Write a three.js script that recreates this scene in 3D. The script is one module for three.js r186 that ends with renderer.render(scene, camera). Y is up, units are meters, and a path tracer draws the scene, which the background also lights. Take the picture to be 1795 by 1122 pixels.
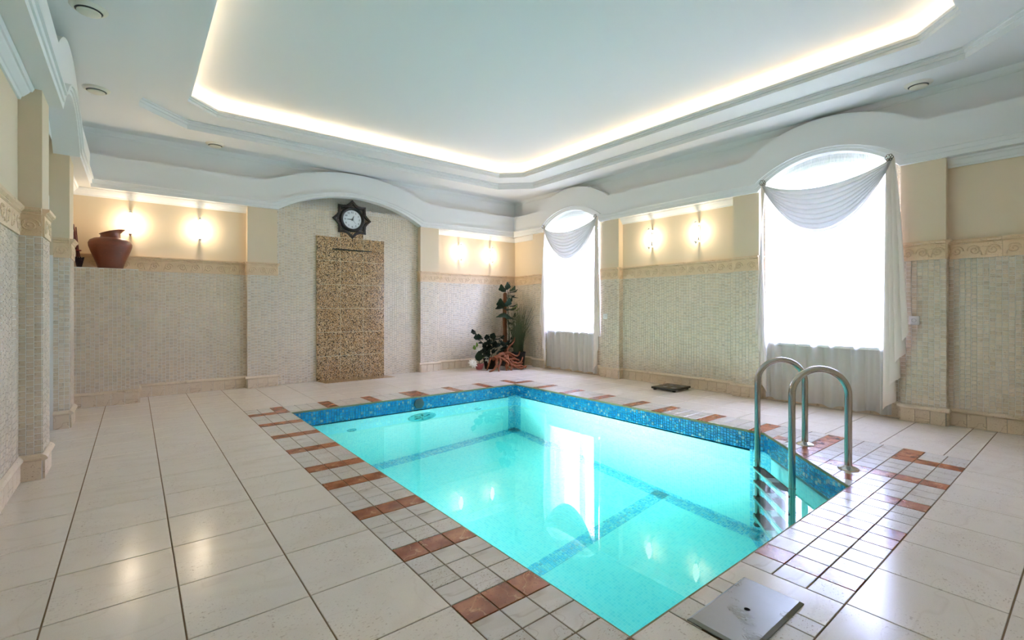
import * as THREE from 'three';
import { mergeGeometries, mergeVertices, toCreasedNormals } from 'three/addons/utils/BufferGeometryUtils.js';
import { RectAreaLightUniformsLib } from 'three/addons/lights/RectAreaLightUniformsLib.js';
import { RoundedBoxGeometry } from 'three/addons/geometries/RoundedBoxGeometry.js';

// ---------------------------------------------------------------- camera, sky, exposure
const scene = new THREE.Scene();
const CAM_H = 1.1, HEAD = 38.563 * Math.PI / 180;
const camera = new THREE.PerspectiveCamera(2 * Math.atan(561 / 831) * 180 / Math.PI, 1795 / 1122, 0.02, 200);
camera.position.set(0, CAM_H, 0);
camera.lookAt(Math.sin(HEAD), CAM_H, -Math.cos(HEAD));
camera.setViewOffset(1795, 1122, 0, 20, 1795, 1122);
const renderer = new THREE.WebGLRenderer({ antialias: true });
renderer.toneMapping = THREE.LinearToneMapping;
renderer.toneMappingExposure = 2.1;
renderer.shadowMap.enabled = true;
RectAreaLightUniformsLib.init();
scene.background = new THREE.Color().setRGB(0.77, 0.86, 1.50);   // bright overcast sky
scene.backgroundIntensity = 22;
const COVE_POWER = 7, SCONCE_POWER = 0.23, POOL_POWER = 5.2, POOL_BEAM = 46;

// ---------------------------------------------------------------- helpers
let seed = 7;
const rnd = () => { seed = (seed * 1664525 + 1013904223) >>> 0; return seed / 4294967296; };
const rr = (a, b) => a + (b - a) * rnd();
const V = (x, y, z) => new THREE.Vector3(x, y, z);
const clamp = (v, a, b) => Math.min(b, Math.max(a, v));
const lerp = (a, b, t) => a + (b - a) * t;
const taken = new Map();
function numbered(n) { const k = taken.get(n) ?? 0; taken.set(n, k + 1); return k ? `${n}_${String(k).padStart(3, '0')}` : n; }
function shade(o) { o.traverse((c) => { if (c.isMesh) { c.castShadow = true; c.receiveShadow = true; } }); return o; }
function tag(o, label, category, group, kind) {
  o.userData.label = label; if (category) o.userData.category = category;
  if (group) o.userData.group = group; if (kind) o.userData.kind = kind; return o;
}
function top(name, label, category, { at = [0, 0, 0], turn = 0, group, kind } = {}) {
  const o = new THREE.Group(); o.name = numbered(name); o.position.set(...at); o.rotation.y = turn; scene.add(o);
  return tag(o, label, category, group, kind);
}
function part(parent, name, geo, mat, label) {
  const m = new THREE.Mesh(geo, mat); m.name = name; m.castShadow = m.receiveShadow = true; parent.add(m);
  if (label) m.userData.label = label; return m;
}
class MB {   // collects flat quads into one geometry, uv in metres
  constructor() { this.p = []; this.n = []; this.uv = []; this.c = []; }
  quad(a, b, c, d, ua, ub, uc, ud, col) {
    const e1 = [b[0] - a[0], b[1] - a[1], b[2] - a[2]], e2 = [d[0] - a[0], d[1] - a[1], d[2] - a[2]];
    const n = [e1[1] * e2[2] - e1[2] * e2[1], e1[2] * e2[0] - e1[0] * e2[2], e1[0] * e2[1] - e1[1] * e2[0]];
    const l = Math.hypot(...n) || 1;
    for (const [q, u] of [[a, ua], [b, ub], [c, uc], [a, ua], [c, uc], [d, ud]]) {
      this.p.push(q[0], q[1], q[2]); this.n.push(n[0] / l, n[1] / l, n[2] / l); this.uv.push(u[0], u[1]);
      if (col) this.c.push(col[0], col[1], col[2]);
    }
  }
  box(x0, y0, z0, x1, y1, z1) {
    const q = (a, b, c, d, i, j) => this.quad(a, b, c, d, [a[i], a[j]], [b[i], b[j]], [c[i], c[j]], [d[i], d[j]]);
    q([x0, y0, z1], [x1, y0, z1], [x1, y1, z1], [x0, y1, z1], 0, 1);
    q([x1, y0, z0], [x0, y0, z0], [x0, y1, z0], [x1, y1, z0], 0, 1);
    q([x1, y0, z1], [x1, y0, z0], [x1, y1, z0], [x1, y1, z1], 2, 1);
    q([x0, y0, z0], [x0, y0, z1], [x0, y1, z1], [x0, y1, z0], 2, 1);
    q([x0, y1, z1], [x1, y1, z1], [x1, y1, z0], [x0, y1, z0], 0, 2);
    q([x0, y0, z0], [x1, y0, z0], [x1, y0, z1], [x0, y0, z1], 0, 2);
    return this;
  }
  geo() {
    const g = new THREE.BufferGeometry();
    g.setAttribute('position', new THREE.Float32BufferAttribute(this.p, 3));
    g.setAttribute('normal', new THREE.Float32BufferAttribute(this.n, 3));
    g.setAttribute('uv', new THREE.Float32BufferAttribute(this.uv, 2));
    if (this.c.length) g.setAttribute('color', new THREE.Float32BufferAttribute(this.c, 3));
    return g;
  }
}
const boxGeo = (...a) => new MB().box(...a).geo();
const merge = (list) => mergeGeometries(list.map((g) => { const k = g.index ? g.toNonIndexed() : g; for (const a of Object.keys(k.attributes)) if (!['position', 'normal', 'uv'].includes(a)) k.deleteAttribute(a); return k; }));
const smooth = (g, a = 0.7) => toCreasedNormals(g, a);
function frameAt(x, z, nx, nz, y = 0) {   // local x runs along the wall, y up, z out of the wall
  return new THREE.Matrix4().makeBasis(V(nz, 0, -nx), V(0, 1, 0), V(nx, 0, nz)).setPosition(x, y, z);
}
function polyShape(pts) { const s = new THREE.Shape(); s.moveTo(...pts[0]); for (let i = 1; i < pts.length; i++) s.lineTo(...pts[i]); s.closePath(); return s; }
function profileAlong(pts, len) {   // pts = (out, y); extruded along local x
  const g = new THREE.ExtrudeGeometry(polyShape(pts), { depth: len, bevelEnabled: false, steps: 1 });
  g.applyMatrix4(new THREE.Matrix4().makeBasis(V(0, 0, 1), V(0, 1, 0), V(-1, 0, 0)).setPosition(len, 0, 0));
  return g;
}
function flatExtrude(pts, y0, y1, holes = []) {   // pts = (x, z) outline, solid from y0 to y1
  const s = polyShape(pts.map(([x, z]) => [x, -z]));
  for (const h of holes) { const p = new THREE.Path(); h.forEach(([x, z], i) => (i ? p.lineTo(x, -z) : p.moveTo(x, -z))); p.closePath(); s.holes.push(p); }
  const g = new THREE.ExtrudeGeometry(s, { depth: y1 - y0, bevelEnabled: false });
  g.rotateX(-Math.PI / 2); g.translate(0, y0, 0); return g;
}
function tube(pts, r, seg = 24, rad = 10, closed = false) { return new THREE.TubeGeometry(new THREE.CatmullRomCurve3(pts.map((p) => (p.isVector3 ? p : V(...p))), closed), seg, r, rad, closed); }
function taperTube(pts, r0, r1, seg = 16, rad = 8, bend = null) {
  const c = new THREE.CatmullRomCurve3(pts.map((p) => V(...p))), g = new THREE.TubeGeometry(c, seg, 1, rad, false), p = g.attributes.position;
  for (let i = 0; i <= seg; i++) {
    const o = c.getPointAt(i / seg), k = lerp(r0, r1, i / seg);
    for (let j = 0; j <= rad; j++) {
      const q = i * (rad + 1) + j, w = bend ? k * bend(i, j) : k;
      p.setXYZ(q, o.x + (p.getX(q) - o.x) * w, o.y + (p.getY(q) - o.y) * w, o.z + (p.getZ(q) - o.z) * w);
    }
  }
  const cap = new THREE.SphereGeometry(r1, rad, 5), e = c.getPointAt(1); cap.translate(e.x, e.y, e.z);
  g.computeVertexNormals(); return merge([g, cap]);
}
function lathe(pts, seg = 40) { return new THREE.LatheGeometry(pts.map(([r, y]) => new THREE.Vector2(r, y)), seg); }
function surface(nu, nv, f) {   // f(u, v) -> [x, y, z]
  const p = [], uv = [], idx = [];
  for (let j = 0; j <= nv; j++) for (let i = 0; i <= nu; i++) { p.push(...f(i / nu, j / nv)); uv.push(i / nu, j / nv); }
  for (let j = 0; j < nv; j++) for (let i = 0; i < nu; i++) { const a = j * (nu + 1) + i, b = a + 1, c = a + nu + 1, d = c + 1; idx.push(a, b, d, a, d, c); }
  const g = new THREE.BufferGeometry();
  g.setAttribute('position', new THREE.Float32BufferAttribute(p, 3)); g.setAttribute('uv', new THREE.Float32BufferAttribute(uv, 2));
  g.setIndex(idx); g.computeVertexNormals(); return g;
}

// ---------------------------------------------------------------- procedural textures
function hash(x, y, s) { let h = (x * 374761393 + y * 668265263 + s * 974711) | 0; h = Math.imul(h ^ (h >>> 13), 1274126177); return ((h ^ (h >>> 16)) >>> 0) / 4294967296; }
function vnoise(x, y, px, py, s) {   // periodic value noise
  const xi = Math.floor(x), yi = Math.floor(y), fx = x - xi, fy = y - yi, u = fx * fx * (3 - 2 * fx), v = fy * fy * (3 - 2 * fy);
  const m = (a, n) => ((a % n) + n) % n, h = (i, j) => hash(m(xi + i, px), m(yi + j, py), s);
  return lerp(lerp(h(0, 0), h(1, 0), u), lerp(h(0, 1), h(1, 1), u), v);
}
function fbm(u, v, fu, fv, oct, s) { let a = 0, w = 0.5, t = 0; for (let o = 0; o < oct; o++) { a += w * vnoise(u * fu, v * fv, fu, fv, s + o); t += w; w *= 0.5; fu *= 2; fv *= 2; } return a / t; }
function texture(n, fn, color = true) {
  const d = new Uint8Array(n * n * 4);
  for (let j = 0; j < n; j++) for (let i = 0; i < n; i++) {
    const c = fn((i + 0.5) / n, (j + 0.5) / n), k = (j * n + i) * 4;
    const a = Array.isArray(c) ? c : [c, c, c];
    d[k] = clamp(a[0], 0, 255); d[k + 1] = clamp(a[1], 0, 255); d[k + 2] = clamp(a[2], 0, 255); d[k + 3] = 255;
  }
  const t = new THREE.DataTexture(d, n, n, THREE.RGBAFormat);
  t.wrapS = t.wrapT = THREE.RepeatWrapping; t.magFilter = THREE.LinearFilter; t.minFilter = THREE.LinearMipmapLinearFilter; t.generateMipmaps = true;
  if (color) t.colorSpace = THREE.SRGBColorSpace; t.needsUpdate = true; return t;
}
const scaled = (t, m) => { const k = t.clone(); k.repeat.set(1 / m, 1 / m); k.needsUpdate = true; return k; };
const mix3 = (a, b, t) => [lerp(a[0], b[0], t), lerp(a[1], b[1], t), lerp(a[2], b[2], t)];
const pores = (u, v, f, s, cut) => { const n = vnoise(u * f, v * f, f, f, s); return n > cut ? (n - cut) / (1 - cut) : 0; };
function stone(base, vein, dark, o = {}) {
  return (u, v) => {
    const w = fbm(u, v, 4, 4, 3, 11) * 0.35, st = fbm(u + w * 0.3, v + w, 3, o.streak ?? 10, 5, 21), cl = fbm(u, v, 5, 5, 4, 31);
    let c = mix3(base, vein, clamp((st - 0.45) * 1.9, 0, 1) * (o.vein ?? 0.6));
    c = mix3(c, [255, 252, 244], clamp((cl - 0.52) * 1.3, 0, 1) * 0.35);
    const line = Math.abs(fbm(u + w, v, 3, 5, 4, 51) - 0.5); if (line < 0.012) c = mix3(c, dark, (1 - line / 0.012) * (o.line ?? 0.45));
    c = mix3(c, dark, pores(u, v * 2, 150, 61, 0.8) * (o.pore ?? 0.7) * clamp((fbm(u, v, 6, 6, 2, 71) - 0.35) * 3, 0, 1));
    const g = (hash(Math.floor(u * 2048), Math.floor(v * 2048), 5) - 0.5) * (o.grain ?? 8); return [c[0] + g, c[1] + g, c[2] + g];
  };
}
const T_FLOOR = texture(1024, stone([236, 225, 209], [222, 207, 187], [172, 150, 126], { vein: 0.6, streak: 14, line: 0.1, pore: 0.6 }));
const T_CREAM = texture(1024, stone([218, 209, 197], [200, 187, 170], [140, 114, 88], { vein: 0.7, streak: 16, line: 0.22, pore: 0.95 }));
const T_BROWN = texture(512, (u, v) => {
  const w = fbm(u, v, 3, 3, 3, 3), a = fbm(u + w * 0.2, v + w * 0.2, 6, 6, 5, 13); let c = mix3([140, 74, 44], [188, 120, 78], clamp((a - 0.3) * 2.2, 0, 1));
  const l = Math.abs(fbm(u + w * 0.3, v, 4, 4, 5, 23) - 0.5); if (l < 0.014) c = mix3(c, [226, 178, 130], (1 - l / 0.014) * 0.7);
  return mix3(c, [84, 36, 18], pores(u, v, 90, 33, 0.8) * 0.6);
});
const T_BEIGE = texture(1024, stone([228, 209, 180], [214, 191, 157], [156, 124, 90], { vein: 0.7, streak: 7, line: 0.4, pore: 0.8 }));
const T_MOSAIC = texture(1024, stone([227, 215, 196], [208, 190, 164], [140, 114, 86], { vein: 0.9, streak: 24, line: 0.3, pore: 1.0, grain: 14 }));
const T_GRANITE = texture(1024, (u, v) => {
  const a = fbm(u, v, 125, 125, 2, 5), b = fbm(u, v, 150, 150, 2, 15), t = fbm(u, v, 5, 5, 3, 25);
  let c = mix3([208, 168, 112], [190, 142, 84], clamp(t * 1.6 - 0.3, 0, 1));
  if (b > 0.56) c = mix3(c, [232, 212, 178], 0.8);
  if (a > 0.53) c = [66, 50, 36]; if (a > 0.6) c = [34, 26, 22];
  const g = (hash(Math.floor(u * 1024), Math.floor(v * 1024), 8) - 0.5) * 22; return [c[0] + g, c[1] + g, c[2] + g];
});
const T_ROUGH = texture(512, (u, v) => 120 + 135 * (0.55 * fbm(u, v, 6, 6, 4, 9) + 0.45 * hash(Math.floor(u * 512), Math.floor(v * 512), 17)), false);
const T_GRAIN = texture(512, (u, v) => 90 * fbm(u, v, 24, 24, 3, 4) + 165 * fbm(u, v, 128, 128, 2, 14), false);
const T_LINING = texture(1024, (u, v) => {   // fine pale mosaic, far too small to pick apart under water
  const n = 64, i = Math.floor(u * n), j = Math.floor(v * n), fu = u * n - i, fv = v * n - j, e = Math.min(fu, fv, 1 - fu, 1 - fv), h = hash(i, j, 77);
  const c = mix3([226, 242, 240], [200, 232, 234], h * h); return e < 0.07 ? [240, 248, 246] : c;
});
const T_SMUDGE = texture(512, (u, v) => 70 + 150 * fbm(u + 0.2 * fbm(u, v, 3, 3, 3, 2), v, 4, 4, 5, 44) + 30 * hash(Math.floor(u * 512), Math.floor(v * 64), 3), false);
const T_CLAY = texture(512, (u, v) => { const a = fbm(u, v, 3, 14, 5, 91), b = pores(u, v, 70, 12, 0.83); return mix3(mix3([96, 46, 26], [124, 64, 38], a), [156, 98, 66], b * 0.5); });
const T_WOOD = texture(512, (u, v) => mix3([78, 34, 10], [158, 84, 30], fbm(u, v, 40, 4, 5, 19)));

// ---------------------------------------------------------------- materials
const std = (o) => new THREE.MeshStandardMaterial(o), phys = (o) => new THREE.MeshPhysicalMaterial(o);
const M = {
  white: std({ color: '#efefed', roughness: 0.75 }),
  paint: std({ color: '#e3d0b0', roughness: 0.85 }),
  grout: std({ color: '#f4f1ea', roughness: 0.9 }),
  floorGrout: std({ color: '#7d6245', roughness: 0.95 }),
  floor: phys({ map: scaled(T_FLOOR, 1.3), roughness: 0.21, roughnessMap: scaled(T_ROUGH, 0.5), bumpMap: scaled(T_GRAIN, 0.35), bumpScale: 0.0002, specularIntensity: 1 }),
  cream: phys({ map: scaled(T_CREAM, 0.9), roughness: 0.28, roughnessMap: scaled(T_ROUGH, 0.5), bumpMap: scaled(T_GRAIN, 0.35), bumpScale: 0.0002 }),
  brown: phys({ map: scaled(T_BROWN, 0.5), roughness: 0.28, roughnessMap: scaled(T_ROUGH, 0.5), bumpMap: scaled(T_GRAIN, 0.35), bumpScale: 0.0002 }),
  beige: std({ map: scaled(T_BEIGE, 0.9), roughness: 0.5 }),
  relief: std({ map: scaled(T_BEIGE, 0.7), roughness: 0.55, color: '#fff3e2' }),
  mosaic: std({ map: scaled(T_MOSAIC, 0.8), roughness: 0.42, vertexColors: true }),
  granite: phys({ map: scaled(T_GRANITE, 0.7), roughness: 0.16 }),
  lining: std({ map: scaled(T_LINING, 1.5), roughness: 0.5 }),
  blue: phys({ color: '#ffffff', vertexColors: true, roughness: 0.2 }),
  bandGrout: std({ color: '#e4eef0', roughness: 0.8 }),
  edge: std({ color: '#8f8460', roughness: 0.9 }),
  steel: std({ color: '#aeaaa2', metalness: 1, roughness: 0.17 }),
  plate: std({ color: '#858682', metalness: 1, roughness: 0.5, roughnessMap: scaled(T_SMUDGE, 0.45), bumpMap: scaled(T_SMUDGE, 0.45), bumpScale: 0.0002 }),
  chrome: std({ color: '#d8d8d8', metalness: 1, roughness: 0.12 }),
  black: std({ color: '#141311', roughness: 0.45 }),
  blackPlastic: std({ color: '#17181a', roughness: 0.55 }),
  duct: std({ color: '#8d8d88', roughness: 0.6, side: THREE.DoubleSide }),
  pvc: std({ color: '#f2f1ec', roughness: 0.4 }),
  vent: std({ color: '#e9e4d2', roughness: 0.5 }),
  glass: phys({ color: '#ffffff', transmission: 1, roughness: 0.02, thickness: 0, ior: 1.5 }),
  sheer: phys({ color: '#fbfbfb', transmission: 0.72, roughness: 0.82, thickness: 0, ior: 1.05, specularIntensity: 0.2, side: THREE.DoubleSide }),
  swag: phys({ color: '#f6f3f0', transmission: 0.045, roughness: 1, thickness: 0, ior: 1.05, specularIntensity: 0.2, side: THREE.DoubleSide }),
  tail: phys({ color: '#e9dccf', transmission: 0.02, roughness: 1, thickness: 0, ior: 1.05, specularIntensity: 0.2, side: THREE.DoubleSide }),
  water: phys({ color: '#ffffff', transmission: 1, roughness: 0.0, thickness: 2, ior: 1.333, attenuationColor: new THREE.Color().setRGB(0.40, 0.88, 0.88), attenuationDistance: 2.6 }),
  clay: std({ map: T_CLAY, roughness: 0.42 }),
  redWood: std({ color: '#5b1a14', roughness: 0.5 }),
  bristle: std({ color: '#2a0d0c', roughness: 0.85 }),
  clockWood: std({ color: '#1d1109', roughness: 0.4 }),
  drift: std({ map: T_WOOD, roughness: 0.75 }),
  leaf: std({ color: '#12311a', roughness: 0.75, side: THREE.DoubleSide }),
  ivy: std({ color: '#0e2619', roughness: 0.75, side: THREE.DoubleSide }),
  limeLeaf: std({ color: '#6f8f2c', roughness: 0.6, side: THREE.DoubleSide }),
  grass: std({ color: '#39421f', roughness: 0.7, side: THREE.DoubleSide }),
  stem: std({ color: '#3b4524', roughness: 0.8 }),
  bark: std({ color: '#7a4a2c', roughness: 0.95, bumpMap: T_GRAIN, bumpScale: 0.004 }),
  petal: std({ color: '#f6f0e0', roughness: 0.7, side: THREE.DoubleSide }),
  pinkPot: std({ color: '#b9605a', roughness: 0.5 }),
  soil: std({ color: '#2b2018', roughness: 1 }),
  lampGlass: std({ color: '#fff6e6', roughness: 0.4, emissive: new THREE.Color().setRGB(1, 0.86, 0.62), emissiveIntensity: 2.4 }),
  led: std({ color: '#fff1dc', emissive: new THREE.Color().setRGB(1, 0.80, 0.57), emissiveIntensity: 1.2 }),
  poolLamp: std({ color: '#ffffff', emissive: new THREE.Color().setRGB(0.9, 1, 1), emissiveIntensity: 6 }),
};

// ---------------------------------------------------------------- room measures
const ZA = -7.47, XB = 6.03, XC = -0.575, ZF = 0.62;       // wall planes
const PZ = -7.37, PX = 5.93, CX = -0.465;                  // pilaster fronts
const FZ = -7.34, FX = 5.90, FC = -0.40;                   // fascia fronts
const YB = 2.51, YT = 2.905, CEIL = 3.225, CEIL2 = 3.325, LIP = 3.395, TRAY = 3.55;
const W1 = -5.805, W2 = -1.95, WH = 0.68;
const WATER = -0.165, DEEP = -2.0;
const outline = [[1.3005, -0.995], [3.475, -0.995], [4.3605, -1.885], [4.3605, -5.398], [1.3005, -5.398]];

// ---------------------------------------------------------------- floor
const floor = top('floor', 'polished cream travertine tile floor around the pool', undefined, { kind: 'structure' });
part(floor, 'screed', flatExtrude([[-0.9, 0.9], [6.35, 0.9], [6.35, -7.8], [-0.9, -7.8]], -0.25, -0.0035, [[...outline], [[1.673, -0.872], [1.796, -0.872], [1.796, -0.750], [1.673, -0.750]]]), M.floorGrout);
const tileCache = new Map();
function tileGeo(w, d, variant) {   // chamfered tile, top at y = 0, centred
  const key = `${w.toFixed(3)},${d.toFixed(3)},${variant}`;
  if (!tileCache.has(key)) {
    const b = 0.0015, t = 0.012, m = new MB(), X = w / 2, Z = d / 2, x = X - b, z = Z - b, ou = variant * 0.373, ov = variant * 0.617;
    const uv = (p) => [p[0] + ou, p[2] + ov], q = (a, bb, c, dd) => m.quad(a, bb, c, dd, uv(a), uv(bb), uv(c), uv(dd));
    q([-x, 0, z], [x, 0, z], [x, 0, -z], [-x, 0, -z]);
    const o = [[-X, Z], [X, Z], [X, -Z], [-X, -Z]], i = [[-x, z], [x, z], [x, -z], [-x, -z]];
    for (let k = 0; k < 4; k++) {
      const l = (k + 1) % 4, A = [o[k][0], -b, o[k][1]], B = [o[l][0], -b, o[l][1]];
      q(A, B, [i[l][0], 0, i[l][1]], [i[k][0], 0, i[k][1]]);
      q([A[0], -t, A[2]], [B[0], -t, B[2]], B, A);
    }
    tileCache.set(key, m.geo());
  }
  return tileCache.get(key);
}
const J = 0.0052;   // joint
function layTile(parent, x0, x1, z0, z1, mat, variants = 7) {
  const w = Math.abs(x1 - x0) - J, d = Math.abs(z1 - z0) - J; if (w < 0.015 || d < 0.015) return;
  const t = part(parent, 'tile', tileGeo(w, d, Math.floor(rnd() * variants)), mat);
  t.position.set((x0 + x1) / 2, 0, (z0 + z1) / 2); return t;
}
const P = 0.39;
const cut = (a, b, lo, hi) => [Math.max(Math.min(a, b), lo), Math.min(Math.max(a, b), hi)];
for (let i = 0; i < 4; i++) for (let j = -6; j < 16; j++) {           // side towards the wall with the columns
  const [z0, z1] = cut(-1.513 - P * j, -1.513 - P * (j + 1), ZA, ZF), [x0, x1] = cut(0.918 - P * (i + 1), 0.918 - P * i, XC - 0.12, 0.918);
  if (z1 > z0) layTile(floor, x0, x1, z0, z1, M.floor);
}
for (let i = 0; i < 14; i++) for (let j = 0; j < 5; j++) {            // far end
  const [x0, x1] = cut(0.918 + P * i, 0.918 + P * (i + 1), 0.918, XB), [z0, z1] = cut(-5.787 - P * j, -5.787 - P * (j + 1), ZA, -5.787);
  if (x1 > x0 && z1 > z0) layTile(floor, x0, x1, z0, z1, M.floor);
}
for (let i = 0; i < 4; i++) for (let j = -2; j < 13; j++) {           // window side
  const [x0, x1] = cut(4.743 + P * i, 4.743 + P * (i + 1), 4.743, XB), [z0, z1] = cut(-1.152 - P * j, -1.152 - P * (j + 1), -5.787, -0.607);
  if (x1 > x0 && z1 > z0) layTile(floor, x0, x1, z0, z1, M.floor);
}
for (let i = -4; i < 10; i++) for (let j = 0; j < 4; j++) {           // near end
  const [x0, x1] = cut(2.467 + P * i, 2.467 + P * (i + 1), 0.918, XB), [z0, z1] = cut(-0.607 + P * j, -0.607 + P * (j + 1), -0.607, ZF);
  if (x1 > x0 && z1 > z0) layTile(floor, x0, x1, z0, z1, M.floor);
}

// ---------------------------------------------------------------- pool border of small tiles
const SX = 0.1275, SZ = 0.1295, rowZ = (k) => -0.995 - SZ * k;
const brownRow = new Set([-1, 3, 7, 11, 15, 18, 22, 26, 30, 34]);
const borders = [
  top('trim_1', 'strip of small cream and rust tiles on the pool side facing the columned wall', undefined, { kind: 'structure' }),
  top('trim_2', 'strip of small cream and rust tiles along the pool end facing the granite panel', undefined, { kind: 'structure' }),
  top('trim_3', 'strip of small cream and rust tiles along the pool side facing the windows', undefined, { kind: 'structure' }),
  top('trim_4', 'strip of small cream and rust tiles around the pool ladder and steel cover', undefined, { kind: 'structure' }),
];
function clipPoly(poly, f) {   // keep f >= 0
  const out = [];
  poly.forEach((a, i) => { const b = poly[(i + 1) % poly.length], fa = f(a), fb = f(b); if (fa >= 0) out.push(a); if ((fa < 0) !== (fb < 0)) { const t = fa / (fa - fb); out.push([lerp(a[0], b[0], t), lerp(a[1], b[1], t)]); } });
  return out;
}
function borderTile(parent, x0, x1, z0, z1, brown) {
  if (x0 + z0 > 2.475 + 0.003 || x1 < 3.4 || z1 < -1.87 || z0 > -1.0) return layTile(parent, x0, x1, z0, z1, brown ? M.brown : M.cream, 9);
  const h = J / 2, p = clipPoly([[x0 + h, z0 + h], [x1 - h, z0 + h], [x1 - h, z1 - h], [x0 + h, z1 - h]], ([x, z]) => x + z - 2.475);
  if (p.length < 3) return;
  let area = 0; p.forEach((a, i) => { const b = p[(i + 1) % p.length]; area += a[0] * b[1] - b[0] * a[1]; });
  if (Math.abs(area) < 0.0002) return;
  part(parent, 'tile', flatExtrude(p, -0.012, 0), brown ? M.brown : M.cream);
}
for (let k = -3; k <= 36; k++) for (let i = 0; i < 3; i++) {
  const brown = brownRow.has(k) || ((k > 34 || k < -1) && i === 2), brownR = brownRow.has(k) || ((k > 34 || k < -1) && i === 0);
  borderTile(borders[0], 0.918 + SX * i, 0.918 + SX * (i + 1), rowZ(k + 1), rowZ(k), brown);
  borderTile(borders[2], 4.3605 + SX * i, 4.3605 + SX * (i + 1), rowZ(k + 1), rowZ(k), brownR);
}
for (let j = 0; j < 24; j++) for (let k = 34; k <= 36; k++) borderTile(borders[1], 1.3005 + SX * j, 1.3005 + SX * (j + 1), rowZ(k + 1), rowZ(k), [3, 7, 11, 12, 16, 20].includes(j));
for (let m = 0; m < 18; m++) {
  const x0 = 2.0655 + SX * m;
  for (let k = -3; k <= -1; k++) borderTile(borders[3], x0, x0 + SX, rowZ(k + 1), rowZ(k), [1, 5, 6, 10, 14].includes(m));
  if (m >= 10) for (let k = 0; k <= 6; k++) borderTile(borders[3], x0, x0 + SX, rowZ(k + 1), rowZ(k), (m === 14 && k < 3) || k === 3 || (m === 12 && k === 0) || (m === 17 && k === 5));
}
for (const [a, b] of [[1.3005, 1.521], [1.873, 2.0655]]) layTile(borders[3], a, b, rowZ(0), rowZ(-3), M.floor);
for (const [a, b] of [[1.521, 1.654], [1.654, 1.78], [1.78, 1.873]]) for (let k = -3; k <= -1; k++) if (k !== -2) layTile(borders[3], a, b, rowZ(k + 1), rowZ(k), M.cream);   // the row under the steel cover is left open

// ---------------------------------------------------------------- pool basin
const pool = top('swimming_pool', 'sunken pool with one cut corner, blue mosaic waterline and pale turquoise lining', 'pool');
function edgeFrame(i) { const a = outline[i], b = outline[(i + 1) % outline.length], dx = b[0] - a[0], dz = b[1] - a[1], len = Math.hypot(dx, dz); return { a, b, len, u: [dx / len, dz / len], n: [dz / len, -dx / len] }; }
function metricUV(g, s = 1) {   // uv from the face direction, in metres
  const k = g.index ? g.toNonIndexed() : g; k.computeVertexNormals(); const p = k.attributes.position, n = k.attributes.normal, uv = [];
  for (let i = 0; i < p.count; i++) { const ax = Math.abs(n.getX(i)), ay = Math.abs(n.getY(i)), az = Math.abs(n.getZ(i)); uv.push(...(ay > ax && ay > az ? [p.getX(i) * s, p.getZ(i) * s] : ax > az ? [p.getZ(i) * s, p.getY(i) * s] : [p.getX(i) * s, p.getY(i) * s])); }
  k.setAttribute('uv', new THREE.Float32BufferAttribute(uv, 2)); return k;
}
part(pool, 'basin_floor', metricUV(flatExtrude([[1.1, -0.8], [4.6, -0.8], [4.6, -5.6], [1.1, -5.6]], DEEP - 0.15, DEEP)), M.lining);
{
  const outer = [[1.1, -0.8], [3.55, -0.8], [4.56, -1.8], [4.56, -5.6], [1.1, -5.6]];
  part(pool, 'basin_wall', metricUV(flatExtrude(outer, DEEP - 0.1, -0.255, [outline])), M.lining);
  const ring = [[1.2, -0.9], [3.51, -0.9], [4.46, -1.84], [4.46, -5.5], [1.2, -5.5]];
  part(pool, 'waterline_bed', metricUV(flatExtrude(ring, -0.26, -0.012, [outline])), M.bandGrout);
}
const BLUES = ['#2b9bd4', '#1f8cc9', '#3aa8dc', '#1b82c0', '#4ab2e0', '#2793cf'], PALE = ['#b4cddc', '#a8c2d6', '#c2d5de'], SOFT = ['#8ed0ea', '#a2d9ee', '#7cc6e6', '#c0e5f0', '#d0ecf3', '#8ed0ea'];
const lin = (h) => { const c = new THREE.Color(h); return [c.r, c.g, c.b]; };
const BLUE_L = BLUES.map(lin), PALE_L = PALE.map(lin), SOFT_L = SOFT.map(lin);
function mosaicStrip(mb, O, u, v, n, len, hgt, cell = 0.026, set = BLUE_L) {   // uneven glass mosaic in narrow columns; O + u*s + v*t, proud along n
  const at = (s, t, d) => [O[0] + u[0] * s + v[0] * t + n[0] * d, O[1] + u[1] * s + v[1] * t + n[1] * d, O[2] + u[2] * s + v[2] * t + n[2] * d];
  for (let s = 0; s < len - 0.006;) {
    const w = Math.min(len - s, rnd() < 0.35 ? cell * 0.62 : cell), pale = rnd() < 0.42; let t = rnd() < 0.5 ? 0 : -cell * rnd() * 0.7;
    const paleAt = Math.floor(rnd() * 6);
    for (let row = 0; t < hgt - 0.004; row++) {
      const h = pale && row === paleAt ? cell * 0.95 : cell * (rnd() < 0.35 ? 0.6 : 1.0), t0 = Math.max(0, t), t1 = Math.min(hgt, t + h); t += h;
      if (t1 - t0 < 0.006) continue;
      const g = 0.0021, a = s + g, b = s + w - g, c = t0 + g, d = t1 - g, col = pale && row === paleAt ? PALE_L[Math.floor(rnd() * 3)]   : set[Math.floor(rnd() * 6)], D = 0.003;
      const q = (A, B, C, E) => mb.quad(A, B, C, E, [0, 0], [1, 0], [1, 1], [0, 1], col);
      q(at(a, c, D), at(b, c, D), at(b, d, D), at(a, d, D));
      q(at(a, c, 0), at(b, c, 0), at(b, c, D), at(a, c, D)); q(at(a, d, D), at(b, d, D), at(b, d, 0), at(a, d, 0));
      q(at(a, c, 0), at(a, c, D), at(a, d, D), at(a, d, 0)); q(at(b, c, D), at(b, c, 0), at(b, d, 0), at(b, d, D));
    }
    s += w;
  }
}
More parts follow.
